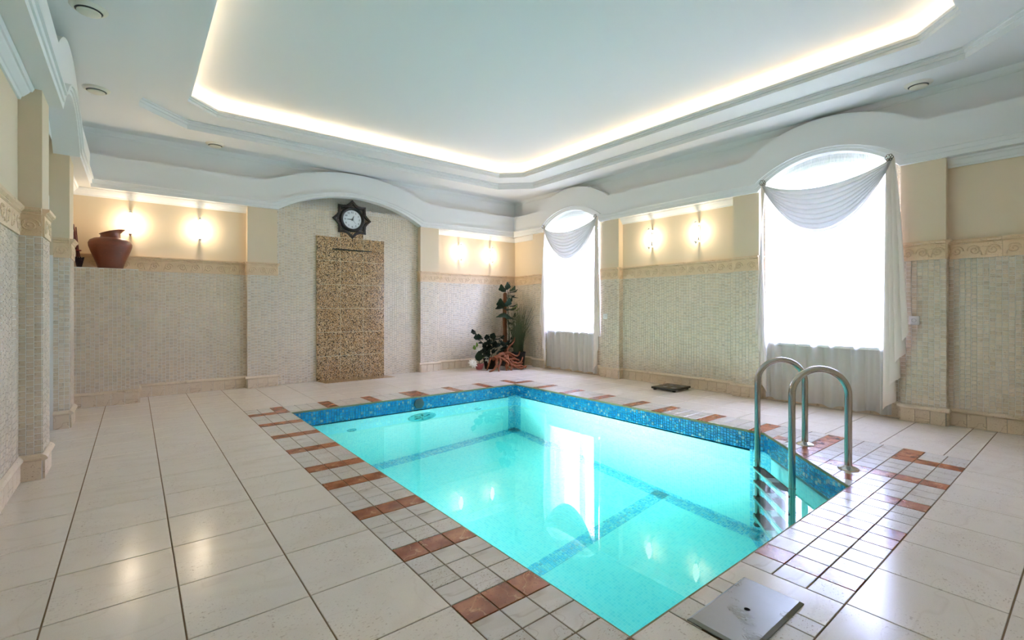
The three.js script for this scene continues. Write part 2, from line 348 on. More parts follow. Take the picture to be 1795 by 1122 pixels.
{
  const band = new MB(), strip = new MB(), bed = new MB(), Y = [0, 1, 0];
  for (let i = 0; i < 5; i++) {
    const e = edgeFrame(i), inward = [e.n[0], 0, e.n[1]], ctr = [2.8, -3.2], flip = (ctr[0] - e.a[0]) * e.n[0] + (ctr[1] - e.a[1]) * e.n[1] > 0 ? 1 : -1;
    const n = inward.map((c) => c * flip), o = flip > 0 ? e.a : e.b, u = flip > 0 ? [e.u[0], 0, e.u[1]] : [-e.u[0], 0, -e.u[1]];
    // make sure u x up points inward so faces look into the pool
    const cr = [-u[2], 0, u[0]], ok = cr[0] * n[0] + cr[2] * n[2] > 0, O = ok ? o : (flip > 0 ? e.b : e.a), U = ok ? u : u.map((c) => -c);
    mosaicStrip(band, [O[0], -0.185, O[1]], U, Y, n, e.len, 0.165, 0.03);
    mosaicStrip(strip, [O[0] + n[0] * 0.0005, DEEP, O[1] + n[2] * 0.0005], U, Y, n, e.len, 0.06, 0.028, SOFT_L);
    for (const s of [0, e.len - 0.13]) mosaicStrip(strip, [O[0] + U[0] * s + n[0] * 0.0005, DEEP, O[1] + U[2] * s + n[2] * 0.0005], U, Y, n, 0.13, 1.815, 0.028, SOFT_L);
    mosaicStrip(strip, [O[0] + n[0] * 0.13, DEEP + 0.0006, O[1] + n[2] * 0.13], U, [-n[0], 0, -n[2]], Y, e.len, 0.13, 0.028, SOFT_L);
  }
  mosaicStrip(strip, [1.30, DEEP + 0.0006, -2.84], [1, 0, 0], [0, 0, -1], Y, 3.06, 0.15, 0.028, SOFT_L);
  part(pool, 'waterline_mosaic', band.geo(), M.blue, 'blue glass mosaic band with scattered pale squares').userData.kind = 'stuff';
  part(pool, 'lining_stripe', strip.geo(), M.blue, 'blue mosaic stripes along pool corners and floor').userData.kind = 'stuff';
  part(pool, 'rim', flatExtrude([[1.2995, -0.994], [3.4754, -0.994], [4.3615, -1.8846], [4.3615, -5.399], [1.2995, -5.399]], -0.02, -0.004, [[[1.307, -1.0015], [3.4723, -1.0015], [4.354, -1.8877], [4.354, -5.3915], [1.307, -5.3915]]]), M.edge, 'khaki grout edge under the border tiles');
}
// fittings on the far end wall
function nozzle(x, y, r, name) {
  const g = part(pool, name, smooth(lathe([[0, 0.012], [r * 0.35, 0.014], [r * 0.4, 0.006], [r * 0.7, 0.006], [r * 0.8, 0.016], [r, 0.012], [r * 1.04, 0]], 32)), M.chrome);
  g.rotation.x = Math.PI / 2; g.position.set(x, y, -5.396); return g;
}
nozzle(1.95, -0.66, 0.055, 'inlet_nozzle'); nozzle(3.70, -0.66, 0.055, 'inlet_nozzle');
{
  const g = nozzle(2.85, -0.60, 0.19, 'jet_fitting'); g.userData.label = 'large round chrome counter current jet';
  for (let k = 0; k < 6; k++) { const b = part(g, 'vane', new THREE.BoxGeometry(0.012, 0.01, 0.1), M.steel); b.position.set(Math.sin(k * 1.047) * 0.07, 0.016, Math.cos(k * 1.047) * 0.07); b.rotation.y = k * 1.047; }
  const c = part(pool, 'round_cap', smooth(lathe([[0, 0.03], [0.05, 0.03], [0.062, 0.022], [0.064, 0]], 32)), std({ color: '#4e5d63', roughness: 0.5 }), 'dark grey round push button cap');
  c.rotation.x = Math.PI / 2; c.position.set(2.80, -0.095, -5.394);
}
// underwater lamp in the side wall, shining across the pool
function underwaterLamp(x, z, nx, nz, power) {
  const ring = part(pool, 'underwater_lamp', smooth(lathe([[0.10, 0.0], [0.10, 0.03], [0.13, 0.035], [0.15, 0.02], [0.15, 0]], 32)), M.steel);
  const dir = V(nx, 0, nz); ring.quaternion.setFromUnitVectors(V(0, 1, 0), dir); ring.position.set(x, -0.62, z);
  const lens = part(ring, 'lens', smooth(lathe([[0, 0.024], [0.1, 0.008]], 20)), M.poolLamp, 'glowing lamp lens');
  for (const [pw, an, pen, ty, tz] of [[power, 0.47, 0.7, -1.1, -0.5], [POOL_BEAM, 0.2, 1, -0.55, 0.1]]) {   // wide flood and bright core of the reflector lamp
    const l = new THREE.SpotLight(new THREE.Color().setRGB(1, 1, 0.96), pw, 0, Math.PI * an, pen, 2);
    l.position.set(x + nx * 0.06, -0.62, z + nz * 0.06); l.target.position.set(x + nx * 3, ty, z + nz * 3 + tz); l.castShadow = true; l.shadow.radius = 4; l.name = 'underwater_lamp_beam';
    scene.add(l, l.target);
  }
}
underwaterLamp(1.303, -3.6, 1, 0, POOL_POWER);
// water
{
  const g = flatExtrude([[1.295, -0.99], [3.477, -0.99], [4.366, -1.883], [4.366, -5.404], [1.295, -5.404]], DEEP - 0.01, WATER);
  const w = new THREE.Mesh(g, M.water); w.name = 'pool_water'; scene.add(w);
  tag(w, 'still clear turquoise water filling the pool', 'water', undefined, 'stuff');
}

// ---------------------------------------------------------------- walls
const wallBack = top('wall_back', 'far wall with arched mosaic niche and granite panel', undefined, { kind: 'structure' });
const wallRight = top('wall_right', 'wall with two curtained windows between pilasters', undefined, { kind: 'structure' });
const wallLeft = top('wall_left', 'mosaic wall with two columns flanking an arched doorway', undefined, { kind: 'structure' });
const wallFront = top('wall_front', 'plain wall behind the viewer', undefined, { kind: 'structure' });
const baseBack = top('baseboard_back', 'beige stone skirting along the granite panel wall', undefined, { kind: 'structure' });
const baseRight = top('baseboard_right', 'beige stone skirting along the window wall', undefined, { kind: 'structure' });
const baseLeft = top('baseboard_left', 'beige stone skirting along the columned wall', undefined, { kind: 'structure' });
const FR0 = 1.565, FR1 = 1.745, BASE = 0.165;

const TS = 0.0395;   // mosaic pitch
const tints = []; for (let i = 0; i < 24; i++) { const k = rr(0.84, 1.03), w = rr(-0.03, 0.03); tints.push([k * (1.0 + w * 0.4), k * 0.955, k * (0.885 - w)]); }
const singleMats = tints.slice(0, 8).map((c) => { const m = M.mosaic.clone(); m.vertexColors = false; m.color.setRGB(...c); return m; });
const singleGeo = (() => { const a = []; for (let v = 0; v < 4; v++) { const g = tileGeo(TS - 0.0042, TS - 0.0042, v + 20).clone(); g.rotateX(Math.PI / 2); a.push(g); } return a; })();
function mosaicFace(mb, x, z, nx, nz, len, y0, y1, { skip, parts } = {}) {
  const u = [nz, -nx], n = [nx, nz], D = 0.004, g = 0.0021, cols = Math.max(1, Math.round(len / TS)), w = len / cols;
  for (let i = 0; i < cols; i++) {
    let y = y0 - [0, 0, 0.5, 0.33, 0.66][Math.floor(rnd() * 5)] * TS;
    for (; y < y1 - 0.006; y += TS) {
      const c = Math.max(y, y0) + g, d = Math.min(y + TS, y1) - g, a = i * w + g, b = (i + 1) * w - g;
      if (d - c < 0.006) continue;
      const X = x + u[0] * (a + b) / 2, Z = z + u[1] * (a + b) / 2; if (skip && skip(X, (c + d) / 2, Z)) continue;
      const ti = Math.floor(rnd() * 24), col = tints[ti];
      if (parts) {
        const t = part(parts, 'tile', singleGeo[ti % 4], singleMats[ti % 8]);
        t.applyMatrix4(new THREE.Matrix4().makeBasis(V(u[0], 0, u[1]), V(0, 1, 0), V(nx, 0, nz)).setPosition(X + nx * D, (c + d) / 2, Z + nz * D));
        t.scale.set((b - a) / (TS - 0.0042), (d - c) / (TS - 0.0042), 1); continue;
      }
      const at = (s, yy, dd) => [x + u[0] * s + n[0] * dd, yy, z + u[1] * s + n[1] * dd], ou = rnd() * 3, ov = rnd() * 3, uv = (s, yy) => [s + ou, yy + ov];
      const q = (A, B, C, E, ua, ub, uc, ue) => mb.quad(A, B, C, E, ua, ub, uc, ue, col);
      const UA = uv(a, c), UB = uv(b, c), UC = uv(b, d), UD = uv(a, d);
      q(at(a, c, D), at(b, c, D), at(b, d, D), at(a, d, D), UA, UB, UC, UD);
      q(at(a, c, 0), at(b, c, 0), at(b, c, D), at(a, c, D), UA, UB, UB, UA); q(at(a, d, D), at(b, d, D), at(b, d, 0), at(a, d, 0), UD, UC, UC, UD);
      q(at(a, c, 0), at(a, c, D), at(a, d, D), at(a, d, 0), UA, UA, UD, UD); q(at(b, c, D), at(b, c, 0), at(b, d, 0), at(b, d, D), UB, UB, UC, UC);
    }
  }
}
// carved border tile: slab, top moulding and raised scrolls
const friezeCache = new Map();
function friezeGeo(w) {
  const k = w.toFixed(3); if (friezeCache.has(k)) return friezeCache.get(k);
  const H = FR1 - FR0, list = [boxGeo(0.001, 0, 0, w - 0.001, H - 0.03, 0.012)];
  list.push(profileAlong([[0, H - 0.045], [0.014, H - 0.045], [0.022, H - 0.038], [0.018, H - 0.03], [0.034, H - 0.016], [0.036, H], [0, H]], w - 0.002).translate(0.001, 0, 0));
  const n = Math.max(1, Math.round(w / 0.13)), cw = w / n;
  if (w > 0.08) for (let i = 0; i < n; i++) {
    const cx = cw * (i + 0.5), cy = 0.068, f = i % 2 ? -1 : 1, pts = [];
    for (let t = 0; t <= 26; t++) { const a = t * 0.42, r = 0.047 - 0.0016 * t; pts.push(V(clamp(cx + f * Math.cos(a) * r * Math.min(1, cw / 0.11), 0.006, w - 0.006), cy + Math.sin(a) * r, 0.0125)); }
    list.push(new THREE.TubeGeometry(new THREE.CatmullRomCurve3(pts), 34, 0.0062, 5, false));
    const lf = []; for (let t = 0; t <= 6; t++) lf.push(V(clamp(cx - f * (0.048 - t * 0.004) * Math.min(1, cw / 0.11), 0.005, w - 0.005), 0.022 + t * 0.013 + 0.01 * Math.sin(t), 0.0125));
    list.push(new THREE.TubeGeometry(new THREE.CatmullRomCurve3(lf), 10, 0.0055, 5, false));
  }
  const g = metricUV(merge(list)); friezeCache.set(k, g); return g;
}
function friezeRun(parent, x, z, nx, nz, len, first = 0.43) {
  let s = 0, w = Math.min(first, len);
  while (len - s > 0.004) {
    if (len - s - w < 0.03) w = len - s;
    const t = part(parent, 'frieze_tile', friezeGeo(w), M.relief); t.applyMatrix4(frameAt(x + nz * s, z - nx * s, nx, nz, FR0)); s += w; w = Math.min(0.43, len - s);
  }
}
const skirtCache = new Map();
function skirtRun(parent, x, z, nx, nz, len, ext = [0, 0]) {
  const n = Math.max(1, Math.round(len / 0.125)), w = len / n, H = BASE - 0.04;
  for (let i = 0; i < n; i++) {
    const v = Math.floor(rnd() * 5), k = `${w.toFixed(3)},${v}`;
    if (!skirtCache.has(k)) { const g = tileGeo(w - 0.003, H, v + 3).clone(); g.rotateX(Math.PI / 2); g.translate(w / 2, H / 2, 0.014); skirtCache.set(k, g); }
    part(parent, 'tile', skirtCache.get(k), M.beige).applyMatrix4(frameAt(x + nz * w * i, z - nx * w * i, nx, nz));
  }
  const c = metricUV(profileAlong([[0, H], [0.016, H], [0.028, H + 0.006], [0.03, H + 0.016], [0.02, H + 0.03], [0.006, BASE], [0, BASE]], len + ext[0] + ext[1]).translate(-ext[0], 0, 0));
  part(parent, 'cap_moulding', c, M.beige).applyMatrix4(frameAt(x, z, nx, nz));
}
const mosA = new MB(), mosB = new MB(), mosC = new MB();
function dado(mb, wall, base, x, z, nx, nz, len, o = {}) {
  if (o.base !== false) skirtRun(base, x, z, nx, nz, len, o.ext);
  if (o.mosaic !== false) mosaicFace(mb, x, z, nx, nz, len, o.y0 ?? BASE, o.y1 ?? FR0, o);
  if (o.frieze !== false) friezeRun(wall, x, z, nx, nz, len, o.first);
}
// back wall bodies
{
  const low = new MB(), up = new MB(), e = 0.0;
  low.box(-0.9, 0, ZA - 0.2, 6.35, FR0 + 0.02, ZA); up.box(-0.9, FR0 + 0.02, ZA - 0.2, 6.35, 3.75, ZA);
  low.box(XC, 0, ZA, 0.04, 1.5595, -7.06);                                  // ledge under the jar
  for (const [a, b] of [[1.22, 1.595], [3.86, 4.22]]) { low.box(a, 0, ZA, b, FR0 + 0.02, PZ); up.box(a, FR0 + 0.02, ZA, b, YB + 0.05, PZ); }
  low.box(1.595, FR0, ZA, 3.86, 2.9, ZA + 0.0006);
  part(wallBack, 'tile_bed', low.geo(), M.grout); part(wallBack, 'plaster', up.geo(), M.paint, 'warm beige painted plaster');
  const niche = (x, y) => (x > 2.15 && x < 3.232 && y < 2.212) || (x > 2.5 && x < 2.88 && y < 2.34) || Math.hypot((x - 2.73) / 1.2, (y - 2.5) / 0.42) > 1 && y > 2.5;
  dado(mosA, wallBack, baseBack, XC, -7.06, 0, 1, 0.04 - XC, { frieze: false, y1: 1.555 });
  dado(mosA, wallBack, baseBack, 0.04, -7.06, 1, 0, 0.41, { frieze: false, y1: 1.555 });
  dado(mosA, wallBack, baseBack, 0.04, ZA, 0, 1, 1.18, { frieze: false });
  friezeRun(wallBack, XC, ZA, 0, 1, 1.795, 0.42);
  for (const [a, b] of [[1.22, 1.595], [3.86, 4.22]]) {
    const o = { first: 0.4 }, last = a > 3;
    dado(mosA, wallBack, baseBack, a, ZA, -1, 0, 0.1, o); dado(mosA, wallBack, baseBack, a, PZ, 0, 1, b - a, { ...o, ext: [0.028, 0.028] }); dado(mosA, wallBack, baseBack, b, PZ, 1, 0, 0.1, o);
  }
  mosaicFace(mosA, 1.595, ZA, 0, 1, 2.265, 0, 2.9, { skip: niche });
  dado(mosA, wallBack, baseBack, 4.22, ZA, 0, 1, 1.81, { first: 0.3 });
  part(wallBack, 'mosaic_tiles', mosA.geo(), M.mosaic, 'small cream stone mosaic tiles').userData.kind = 'stuff';
}
// window wall bodies
const pilB = [[-6.80, -6.485], [-5.125, -4.76], [-2.95, -2.63], [-1.27, -0.935]];
const winO = [[W1 - 0.56, W1 + 0.56], [W2 - 0.56, W2 + 0.56]], WY0 = 0.69, WY1 = 2.60;
{
  const low = new MB(), up = new MB(), X1 = XB + 0.32; let z = -7.75;
  for (const [a, b] of [...winO, [1.0, 1.0]]) { low.box(XB, 0, z, X1, FR0 + 0.02, a); up.box(XB, FR0 + 0.02, z, X1, 3.75, a); z = b; }
  for (const [a, b] of winO) { low.box(XB, 0, a, X1, WY0, b); up.box(XB, WY1, a, X1, 3.75, b); }
  for (const [a, b] of pilB) { low.box(PX, 0, a, XB, FR0 + 0.02, b); up.box(PX, FR0 + 0.02, a, XB, YB + 0.05, b); }
  part(wallRight, 'tile_bed', low.geo(), M.grout); part(wallRight, 'plaster', up.geo(), M.paint, 'warm beige painted plaster');
  const recess = [[ZA, -6.80, 0.43], [-4.76, -2.95, 0.25], [-0.935, ZF, 0.36]];
  recess.forEach(([a, b, f], i) => {
    const cutAt = a + 5 * TS;
    if (i < 2) return dado(mosB, wallRight, baseRight, XB, a, -1, 0, b - a, { first: f });
    dado(mosB, wallRight, baseRight, XB, a, -1, 0, b - a, { first: f, mosaic: false });
    mosaicFace(null, XB, a, -1, 0, 5 * TS, BASE, FR0, { parts: wallRight });
    mosaicFace(mosB, XB, cutAt, -1, 0, b - cutAt, BASE, FR0);
  });
  for (const [a, b] of pilB) {
    dado(mosB, wallRight, baseRight, XB, a, 0, -1, 0.1, { first: 0.4 }); dado(mosB, wallRight, baseRight, PX, a, -1, 0, b - a, { first: 0.4, ext: [0.028, 0.028] }); dado(mosB, wallRight, baseRight, PX, b, 0, 1, 0.1, { first: 0.4 });
  }
  for (const [a, b] of [[-6.485, -5.125], [-2.63, -1.27]]) {
    dado(mosB, wallRight, baseRight, XB, a, -1, 0, b - a, { frieze: false, y1: 2.6, skip: (x, y, zz) => winO.some(([p, q]) => zz > p - 0.03 && zz < q + 0.03) && y > WY0 - 0.05 });
  }
  part(wallRight, 'mosaic_tiles', mosB.geo(), M.mosaic, 'small cream stone mosaic tiles').userData.kind = 'stuff';
}
// columned wall bodies
const colC = [[-4.60, -4.29], [-6.31, -5.96]];
{
  const low = new MB(), up = new MB();
  low.box(XC - 0.25, 0, -4.60, XC, FR0 + 0.02, 0.9); up.box(XC - 0.25, FR0 + 0.02, -4.60, XC, 3.75, 0.9);
  low.box(XC - 0.25, 0, ZA, XC, FR0 + 0.02, -5.96); up.box(XC - 0.25, FR0 + 0.02, ZA, XC, 3.75, -5.96);
  up.box(XC - 0.25, 2.12, -5.96, XC - 0.06, 3.75, -4.60); up.box(XC - 0.25, 0, -5.96, XC - 0.2, 2.12, -4.60);
  up.box(XC - 0.06, 2.86, -5.96, XC, 3.75, -4.60);
  for (const [a, b] of colC) { low.box(XC, 0, a, CX, FR0 + 0.02, b); up.box(XC, FR0 + 0.02, a, CX, YB + 0.05, b); }
  part(wallLeft, 'tile_bed', low.geo(), M.grout); part(wallLeft, 'plaster', up.geo(), M.paint, 'warm beige painted plaster');
  dado(mosC, wallLeft, baseLeft, XC, ZF, 1, 0, ZF + 4.29, { first: 0.3 });
  colC.forEach(([a, b], i) => {
    dado(mosC, wallLeft, baseLeft, XC, b, 0, 1, 0.11, { first: 0.4, parts: i ? undefined : wallLeft }); dado(mosC, wallLeft, baseLeft, CX, b, 1, 0, b - a, { first: 0.4, ext: [0.028, 0.028] }); dado(mosC, wallLeft, baseLeft, CX, a, 0, -1, 0.11, { first: 0.4 });
  });
  dado(mosC, wallLeft, baseLeft, XC, -6.31, 1, 0, 0.75, { frieze: false }); friezeRun(wallLeft, XC, -6.31, 1, 0, 1.16);
  part(wallLeft, 'mosaic_tiles', mosC.geo(), M.mosaic, 'small cream stone mosaic tiles').userData.kind = 'stuff';
}
part(wallFront, 'plaster', boxGeo(-0.9, FR0, ZF, 6.35, 3.75, ZF + 0.2), M.paint); part(wallFront, 'dado', boxGeo(-0.9, 0, ZF, 6.35, FR0, ZF + 0.2), M.beige);

// door in the arched doorway
{
  const d = top('door_1', 'white panelled door in the arch between the columns', undefined, { kind: 'structure' });
  part(d, 'leaf', boxGeo(-0.70, 0.01, -5.84, -0.655, 2.05, -4.72), M.pvc);
  for (const [a, b] of [[0.2, 0.95], [1.1, 1.9]]) part(d, 'panel', boxGeo(-0.655, a, -5.68, -0.647, b, -4.88), M.pvc);
  part(d, 'frame', merge([boxGeo(-0.72, 0, -5.96, -0.60, 2.12, -5.85), boxGeo(-0.72, 0, -4.71, -0.60, 2.12, -4.60), boxGeo(-0.72, 2.05, -5.85, -0.60, 2.12, -4.71)]), M.pvc);
  const h = part(d, 'handle', smooth(merge([tube([[-0.655, 1.02, -5.74], [-0.60, 1.02, -5.74], [-0.595, 1.02, -5.66], [-0.595, 1.02, -5.62]], 0.009)])), M.steel);
}

// granite panel in the niche, tile by tile
{
  const g = top('granite_panel', 'speckled brown granite tile panel with black slot under the clock', 'wall panel');
  const xs = [2.152, 2.515, 2.88, 3.232], ys = [0, 0.368, 0.735, 1.103, 1.472, 1.84, 2.21];
  const slab = (x0, x1, y0, y1, i) => { const t = tileGeo(x1 - x0 - 0.0055, y1 - y0 - 0.0055, 30 + i).clone(); t.rotateX(Math.PI / 2); t.translate((x0 + x1) / 2, (y0 + y1) / 2, ZA + 0.03); part(g, 'tile', t, M.granite); };
  let i = 0; for (let r = 0; r < 6; r++) for (let c = 0; c < 3; c++) slab(xs[c], xs[c + 1], ys[r], ys[r + 1], i++);
  slab(2.515, 2.88, 2.21, 2.335, i);
  part(g, 'backing', merge([boxGeo(2.153, 0, ZA - 0.01, 3.231, 2.209, ZA + 0.0265), boxGeo(2.516, 2.2, ZA - 0.01, 2.879, 2.334, ZA + 0.0265)]), std({ color: '#cdbf98', roughness: 0.9 }));
  part(g, 'threshold', metricUV(flatExtrude([[2.152, -7.44], [3.232, -7.44], [3.28, -7.14], [2.20, -7.13]].map(([x, z]) => [x, z]), -0.01, 0.004)), M.granite, 'granite strip on the floor');
  part(g, 'slot', smooth(new THREE.CapsuleGeometry(0.009, 0.62, 4, 10).rotateZ(Math.PI / 2).translate(2.703, 2.02, ZA + 0.036)), M.black, 'thin black horizontal bar');
}

// ---------------------------------------------------------------- fascia with arches, mouldings, cornices
function arcPts(c, h, y0, y1, n = 36) { const s = y1 - y0, R = (h * h + s * s) / (2 * s), cy = y1 - R, a = Math.asin(h / R), out = []; for (let i = 0; i <= n; i++) { const t = -a + 2 * a * i / n; out.push([c + R * Math.sin(t), cy + R * Math.cos(t)]); } return out; }
function fasciaGeo(len, arches, depth, ext0, ext1) {
  const lo = [[-ext0, YB]], hi = [[-ext0, YT]], mu = [[-ext0, YB + 0.11]], mm = [[-ext0, YB + 0.088]], ml = [[-ext0, YB + 0.045]];
  for (const a of arches) {
    lo.push(...arcPts(a.c, a.hi, YB, a.yi)); hi.push(...arcPts(a.c, a.ho, YT, a.yo));
    mu.push(...arcPts(a.c, a.hi + 0.045, YB + 0.11, a.yi + 0.065)); mm.push(...arcPts(a.c, a.hi + 0.036, YB + 0.088, a.yi + 0.052)); ml.push(...arcPts(a.c, a.hi + 0.02, YB + 0.045, a.yi + 0.028));
  }
  lo.push([len + ext1, YB]); hi.push([len + ext1, YT]); mu.push([len + ext1, YB + 0.11]); mm.push([len + ext1, YB + 0.088]); ml.push([len + ext1, YB + 0.045]);
  const solid = (a, b, d, z) => new THREE.ExtrudeGeometry(polyShape([...a, ...[...b].reverse()]), { depth: d, bevelEnabled: false, curveSegments: 4 }).translate(0, 0, z);
  return { body: solid(lo, hi, depth, 0), bead: merge([solid(mm, mu, 0.034, depth), solid(ml, mm, 0.02, depth), solid(lo, ml, 0.009, depth)]) };
}
function fascia(name, label, x, z, nx, nz, len, arches, depth, ext = [0, 0]) {
  const o = top(name, label, undefined, { kind: 'structure' }), f = fasciaGeo(len, arches, depth, ...ext), m = frameAt(x, z, nx, nz);
  part(o, 'fascia', f.body, M.white).applyMatrix4(m); part(o, 'moulding', f.bead, M.white).applyMatrix4(m); return o;
}
const winArch = (c) => ({ c, hi: WH, yi: 2.80, ho: 0.845, yo: 3.19 });
const fA = fascia('trim_5', 'white fascia with wide arch over the granite panel niche', XC, ZA, 0, 1, XB - XC, [{ c: 2.7275 - XC, hi: 1.133, yi: 2.835, ho: 1.25, yo: 3.20 }], FZ - ZA);
const fB = fascia('trim_6', 'white fascia with two arches over the curtained windows', XB, ZA, -1, 0, ZF - ZA, [winArch(W1 - ZA), winArch(W2 - ZA)], XB - FX);
const fC = fascia('trim_7', 'white fascia arching over the doorway between the columns', XC, ZF, 1, 0, ZF - ZA, [winArch(ZF + 5.28)], FC - XC);
const fF = fascia('trim_8', 'white fascia on the wall behind the viewer', XB, ZF, 0, -1, XB - XC, [], 0.13);
const corniceP = [[0, YB - 0.085], [0.012, YB - 0.085], [0.018, YB - 0.066], [0.026, YB - 0.062], [0.05, YB - 0.036], [0.056, YB - 0.026], [0.066, YB - 0.024], [0.076, YB - 0.004], [0, YB - 0.004]];
const cornice = (o, x, z, nx, nz, len) => part(o, 'cornice', profileAlong(corniceP, len), M.white).applyMatrix4(frameAt(x, z, nx, nz));
cornice(fA, XC, ZA, 0, 1, 1.22 - XC); cornice(fA, 4.22, ZA, 0, 1, XB - 4.22);
for (const [a, b] of [[ZA, -6.80], [-4.76, -2.95], [-0.935, ZF]]) cornice(fB, XB, a, -1, 0, b - a);
cornice(fC, XC, ZF, 1, 0, ZF + 4.29); cornice(fC, XC, -6.31, 1, 0, 1.16);
{
  const c = [[0, CEIL - 0.06], [0.01, CEIL - 0.06], [0.014, CEIL - 0.044], [0.034, CEIL - 0.02], [0.04, CEIL - 0.012], [0.05, CEIL], [0, CEIL]];
  const put = (o, x, z, nx, nz, len) => part(o, 'ceiling_cornice', profileAlong(c, len), M.white).applyMatrix4(frameAt(x, z, nx, nz));
  put(fA, XC, ZA, 0, 1, XB - XC); put(fB, XB, ZA, -1, 0, ZF - ZA); put(fC, XC, ZF, 1, 0, ZF - ZA); put(fF, XB, ZF, 0, -1, XB - XC);
  // painted upper wall between fascia and ceiling is white
  part(fA, 'upper_band', boxGeo(XC, YT - 0.3, ZA, XB, CEIL + 0.1, ZA + 0.004), M.white); part(fB, 'upper_band', boxGeo(XB - 0.004, YT - 0.3, ZA, XB, CEIL + 0.1, ZF), M.white);
  part(fC, 'upper_band', boxGeo(XC, YT - 0.3, ZA, XC + 0.004, CEIL + 0.1, ZF), M.white); part(fF, 'upper_band', boxGeo(XC, YT - 0.3, ZF - 0.004, XB, CEIL + 0.1, ZF), M.white);
}

// ---------------------------------------------------------------- ceiling with two steps and lit cove
const oct = (x0, x1, z0, z1, c) => [[x0 + c, z1], [x1 - c, z1], [x1, z1 - c], [x1, z0 + c], [x1 - c, z0], [x0 + c, z0], [x0, z0 + c], [x0, z1 - c]];
const O1 = oct(0.04, 5.53, -6.78, -0.30, 0.45), O2 = oct(0.45, 5.16, -6.45, -0.68, 0.30), grow = (x) => oct(0.45 - x, 5.16 + x, -6.45 - x, -0.68 + x, 0.30 + x * 0.586), grow1 = (x) => oct(0.04 - x, 5.53 + x, -6.78 - x, -0.30 + x, 0.45 + x * 0.586);
const ceiling = top('ceiling', 'white tray ceiling with stepped octagonal cove', undefined, { kind: 'structure' });
const rectC = [[-0.9, 0.9], [6.35, 0.9], [6.35, -7.7], [-0.9, -7.7]];
const VALVES = [[-0.25, -4.49, 'round white ceiling valve above the doorway arch'], [-0.285, -6.095, 'round white ceiling valve near the clay jar corner'], [0.82, -7.18, 'round white ceiling valve above the pair of lamps beside the jar'], [5.80, -1.11, 'round white ceiling valve above the tall window with the wide curtain']];
const bore = ([x, z]) => Array.from({ length: 28 }, (_, i) => [x + 0.0785 * Math.cos(i * Math.PI / 14), z + 0.0785 * Math.sin(i * Math.PI / 14)]);
part(ceiling, 'border', flatExtrude(rectC, CEIL, CEIL2 - 0.001, [O1, ...VALVES.map(bore)]), M.white);
part(ceiling, 'step', flatExtrude(rectC, CEIL2, LIP - 0.001, [O2]), M.white);
part(ceiling, 'pocket', flatExtrude(rectC, LIP - 0.001, TRAY, [grow(0.17)]), M.white);
part(ceiling, 'tray', flatExtrude(rectC, TRAY, TRAY + 0.12), M.white);
part(ceiling, 'step_moulding', merge([flatExtrude(grow1(0.004), CEIL + 0.05, CEIL2 - 0.0015, [grow1(-0.014)]), flatExtrude(grow1(0.004), CEIL + 0.078, CEIL2 - 0.0015, [grow1(-0.03)])]), M.white);
part(ceiling, 'cove_moulding', merge([flatExtrude(grow(0.004), LIP - 0.04, LIP + 0.0, [grow(-0.014)]), flatExtrude(grow(0.004), LIP - 0.018, LIP + 0.006, [grow(-0.03)]), flatExtrude(grow(0.002), LIP - 0.01, LIP + 0.012, [grow(-0.012)])]), M.white);
part(ceiling, 'tray_bead', flatExtrude(grow(0.172), TRAY - 0.02, TRAY, [grow(0.16)]), M.white);
// light strips lying in the cove
{
  const ring = grow(0.09), STRIP = ['long light strip in the ceiling cove above the steel cover', 'short light strip in the cove corner above the ladder', 'long light strip in the ceiling cove facing the windows', 'short light strip in the cove corner above the plants', 'long light strip in the ceiling cove facing the clock wall', 'short light strip in the cove corner above the clay jar', 'long light strip in the ceiling cove facing the columned wall', 'short light strip in the cove corner behind the viewer'];
  for (let i = 0; i < 8; i++) {
    const a = ring[i], b = ring[(i + 1) % 8], len = Math.hypot(b[0] - a[0], b[1] - a[1]), s = top('light_strip', STRIP[i], 'light strip', { at: [(a[0] + b[0]) / 2, LIP + 0.002, (a[1] + b[1]) / 2], turn: -Math.atan2(b[1] - a[1], b[0] - a[0]), group: 'light strips in the ceiling cove' });
    part(s, 'channel', boxGeo(-len / 2 + 0.02, 0, -0.022, len / 2 - 0.02, 0.006, 0.022), M.pvc);
    part(s, 'diffuser', boxGeo(-len / 2 + 0.025, 0.006, -0.018, len / 2 - 0.025, 0.011, 0.018), M.led);
    const l = new THREE.RectAreaLight(new THREE.Color().setRGB(1, 0.75, 0.48), COVE_POWER, len - 0.06, 0.036); l.name = 'light_strip_glow';
    l.position.set((a[0] + b[0]) / 2, LIP + 0.016, (a[1] + b[1]) / 2); l.rotation.order = 'YXZ'; l.rotation.y = -Math.atan2(b[1] - a[1], b[0] - a[0]); l.rotation.x = Math.PI / 2; scene.add(l);
  }
}
// ceiling valves
for (const [x, z, lb] of VALVES) {
  const v = top('ceiling_valve', lb, 'vent', { at: [x, CEIL, z], group: 'round ceiling valves' });
  part(v, 'ring', smooth(lathe([[0.078, -0.022], [0.084, -0.021], [0.102, -0.008], [0.108, 0], [0.08, 0], [0.078, -0.022]], 40)), M.vent);
  part(v, 'throat', lathe([[0.0775, -0.018], [0.0775, 0.095], [0, 0.095]], 32), M.duct, 'round metal duct behind the valve disc');
  part(v, 'disc', smooth(lathe([[0, -0.042], [0.05, -0.04], [0.066, -0.034], [0.068, -0.028], [0.06, -0.024], [0, -0.022]], 40)), M.vent);
}

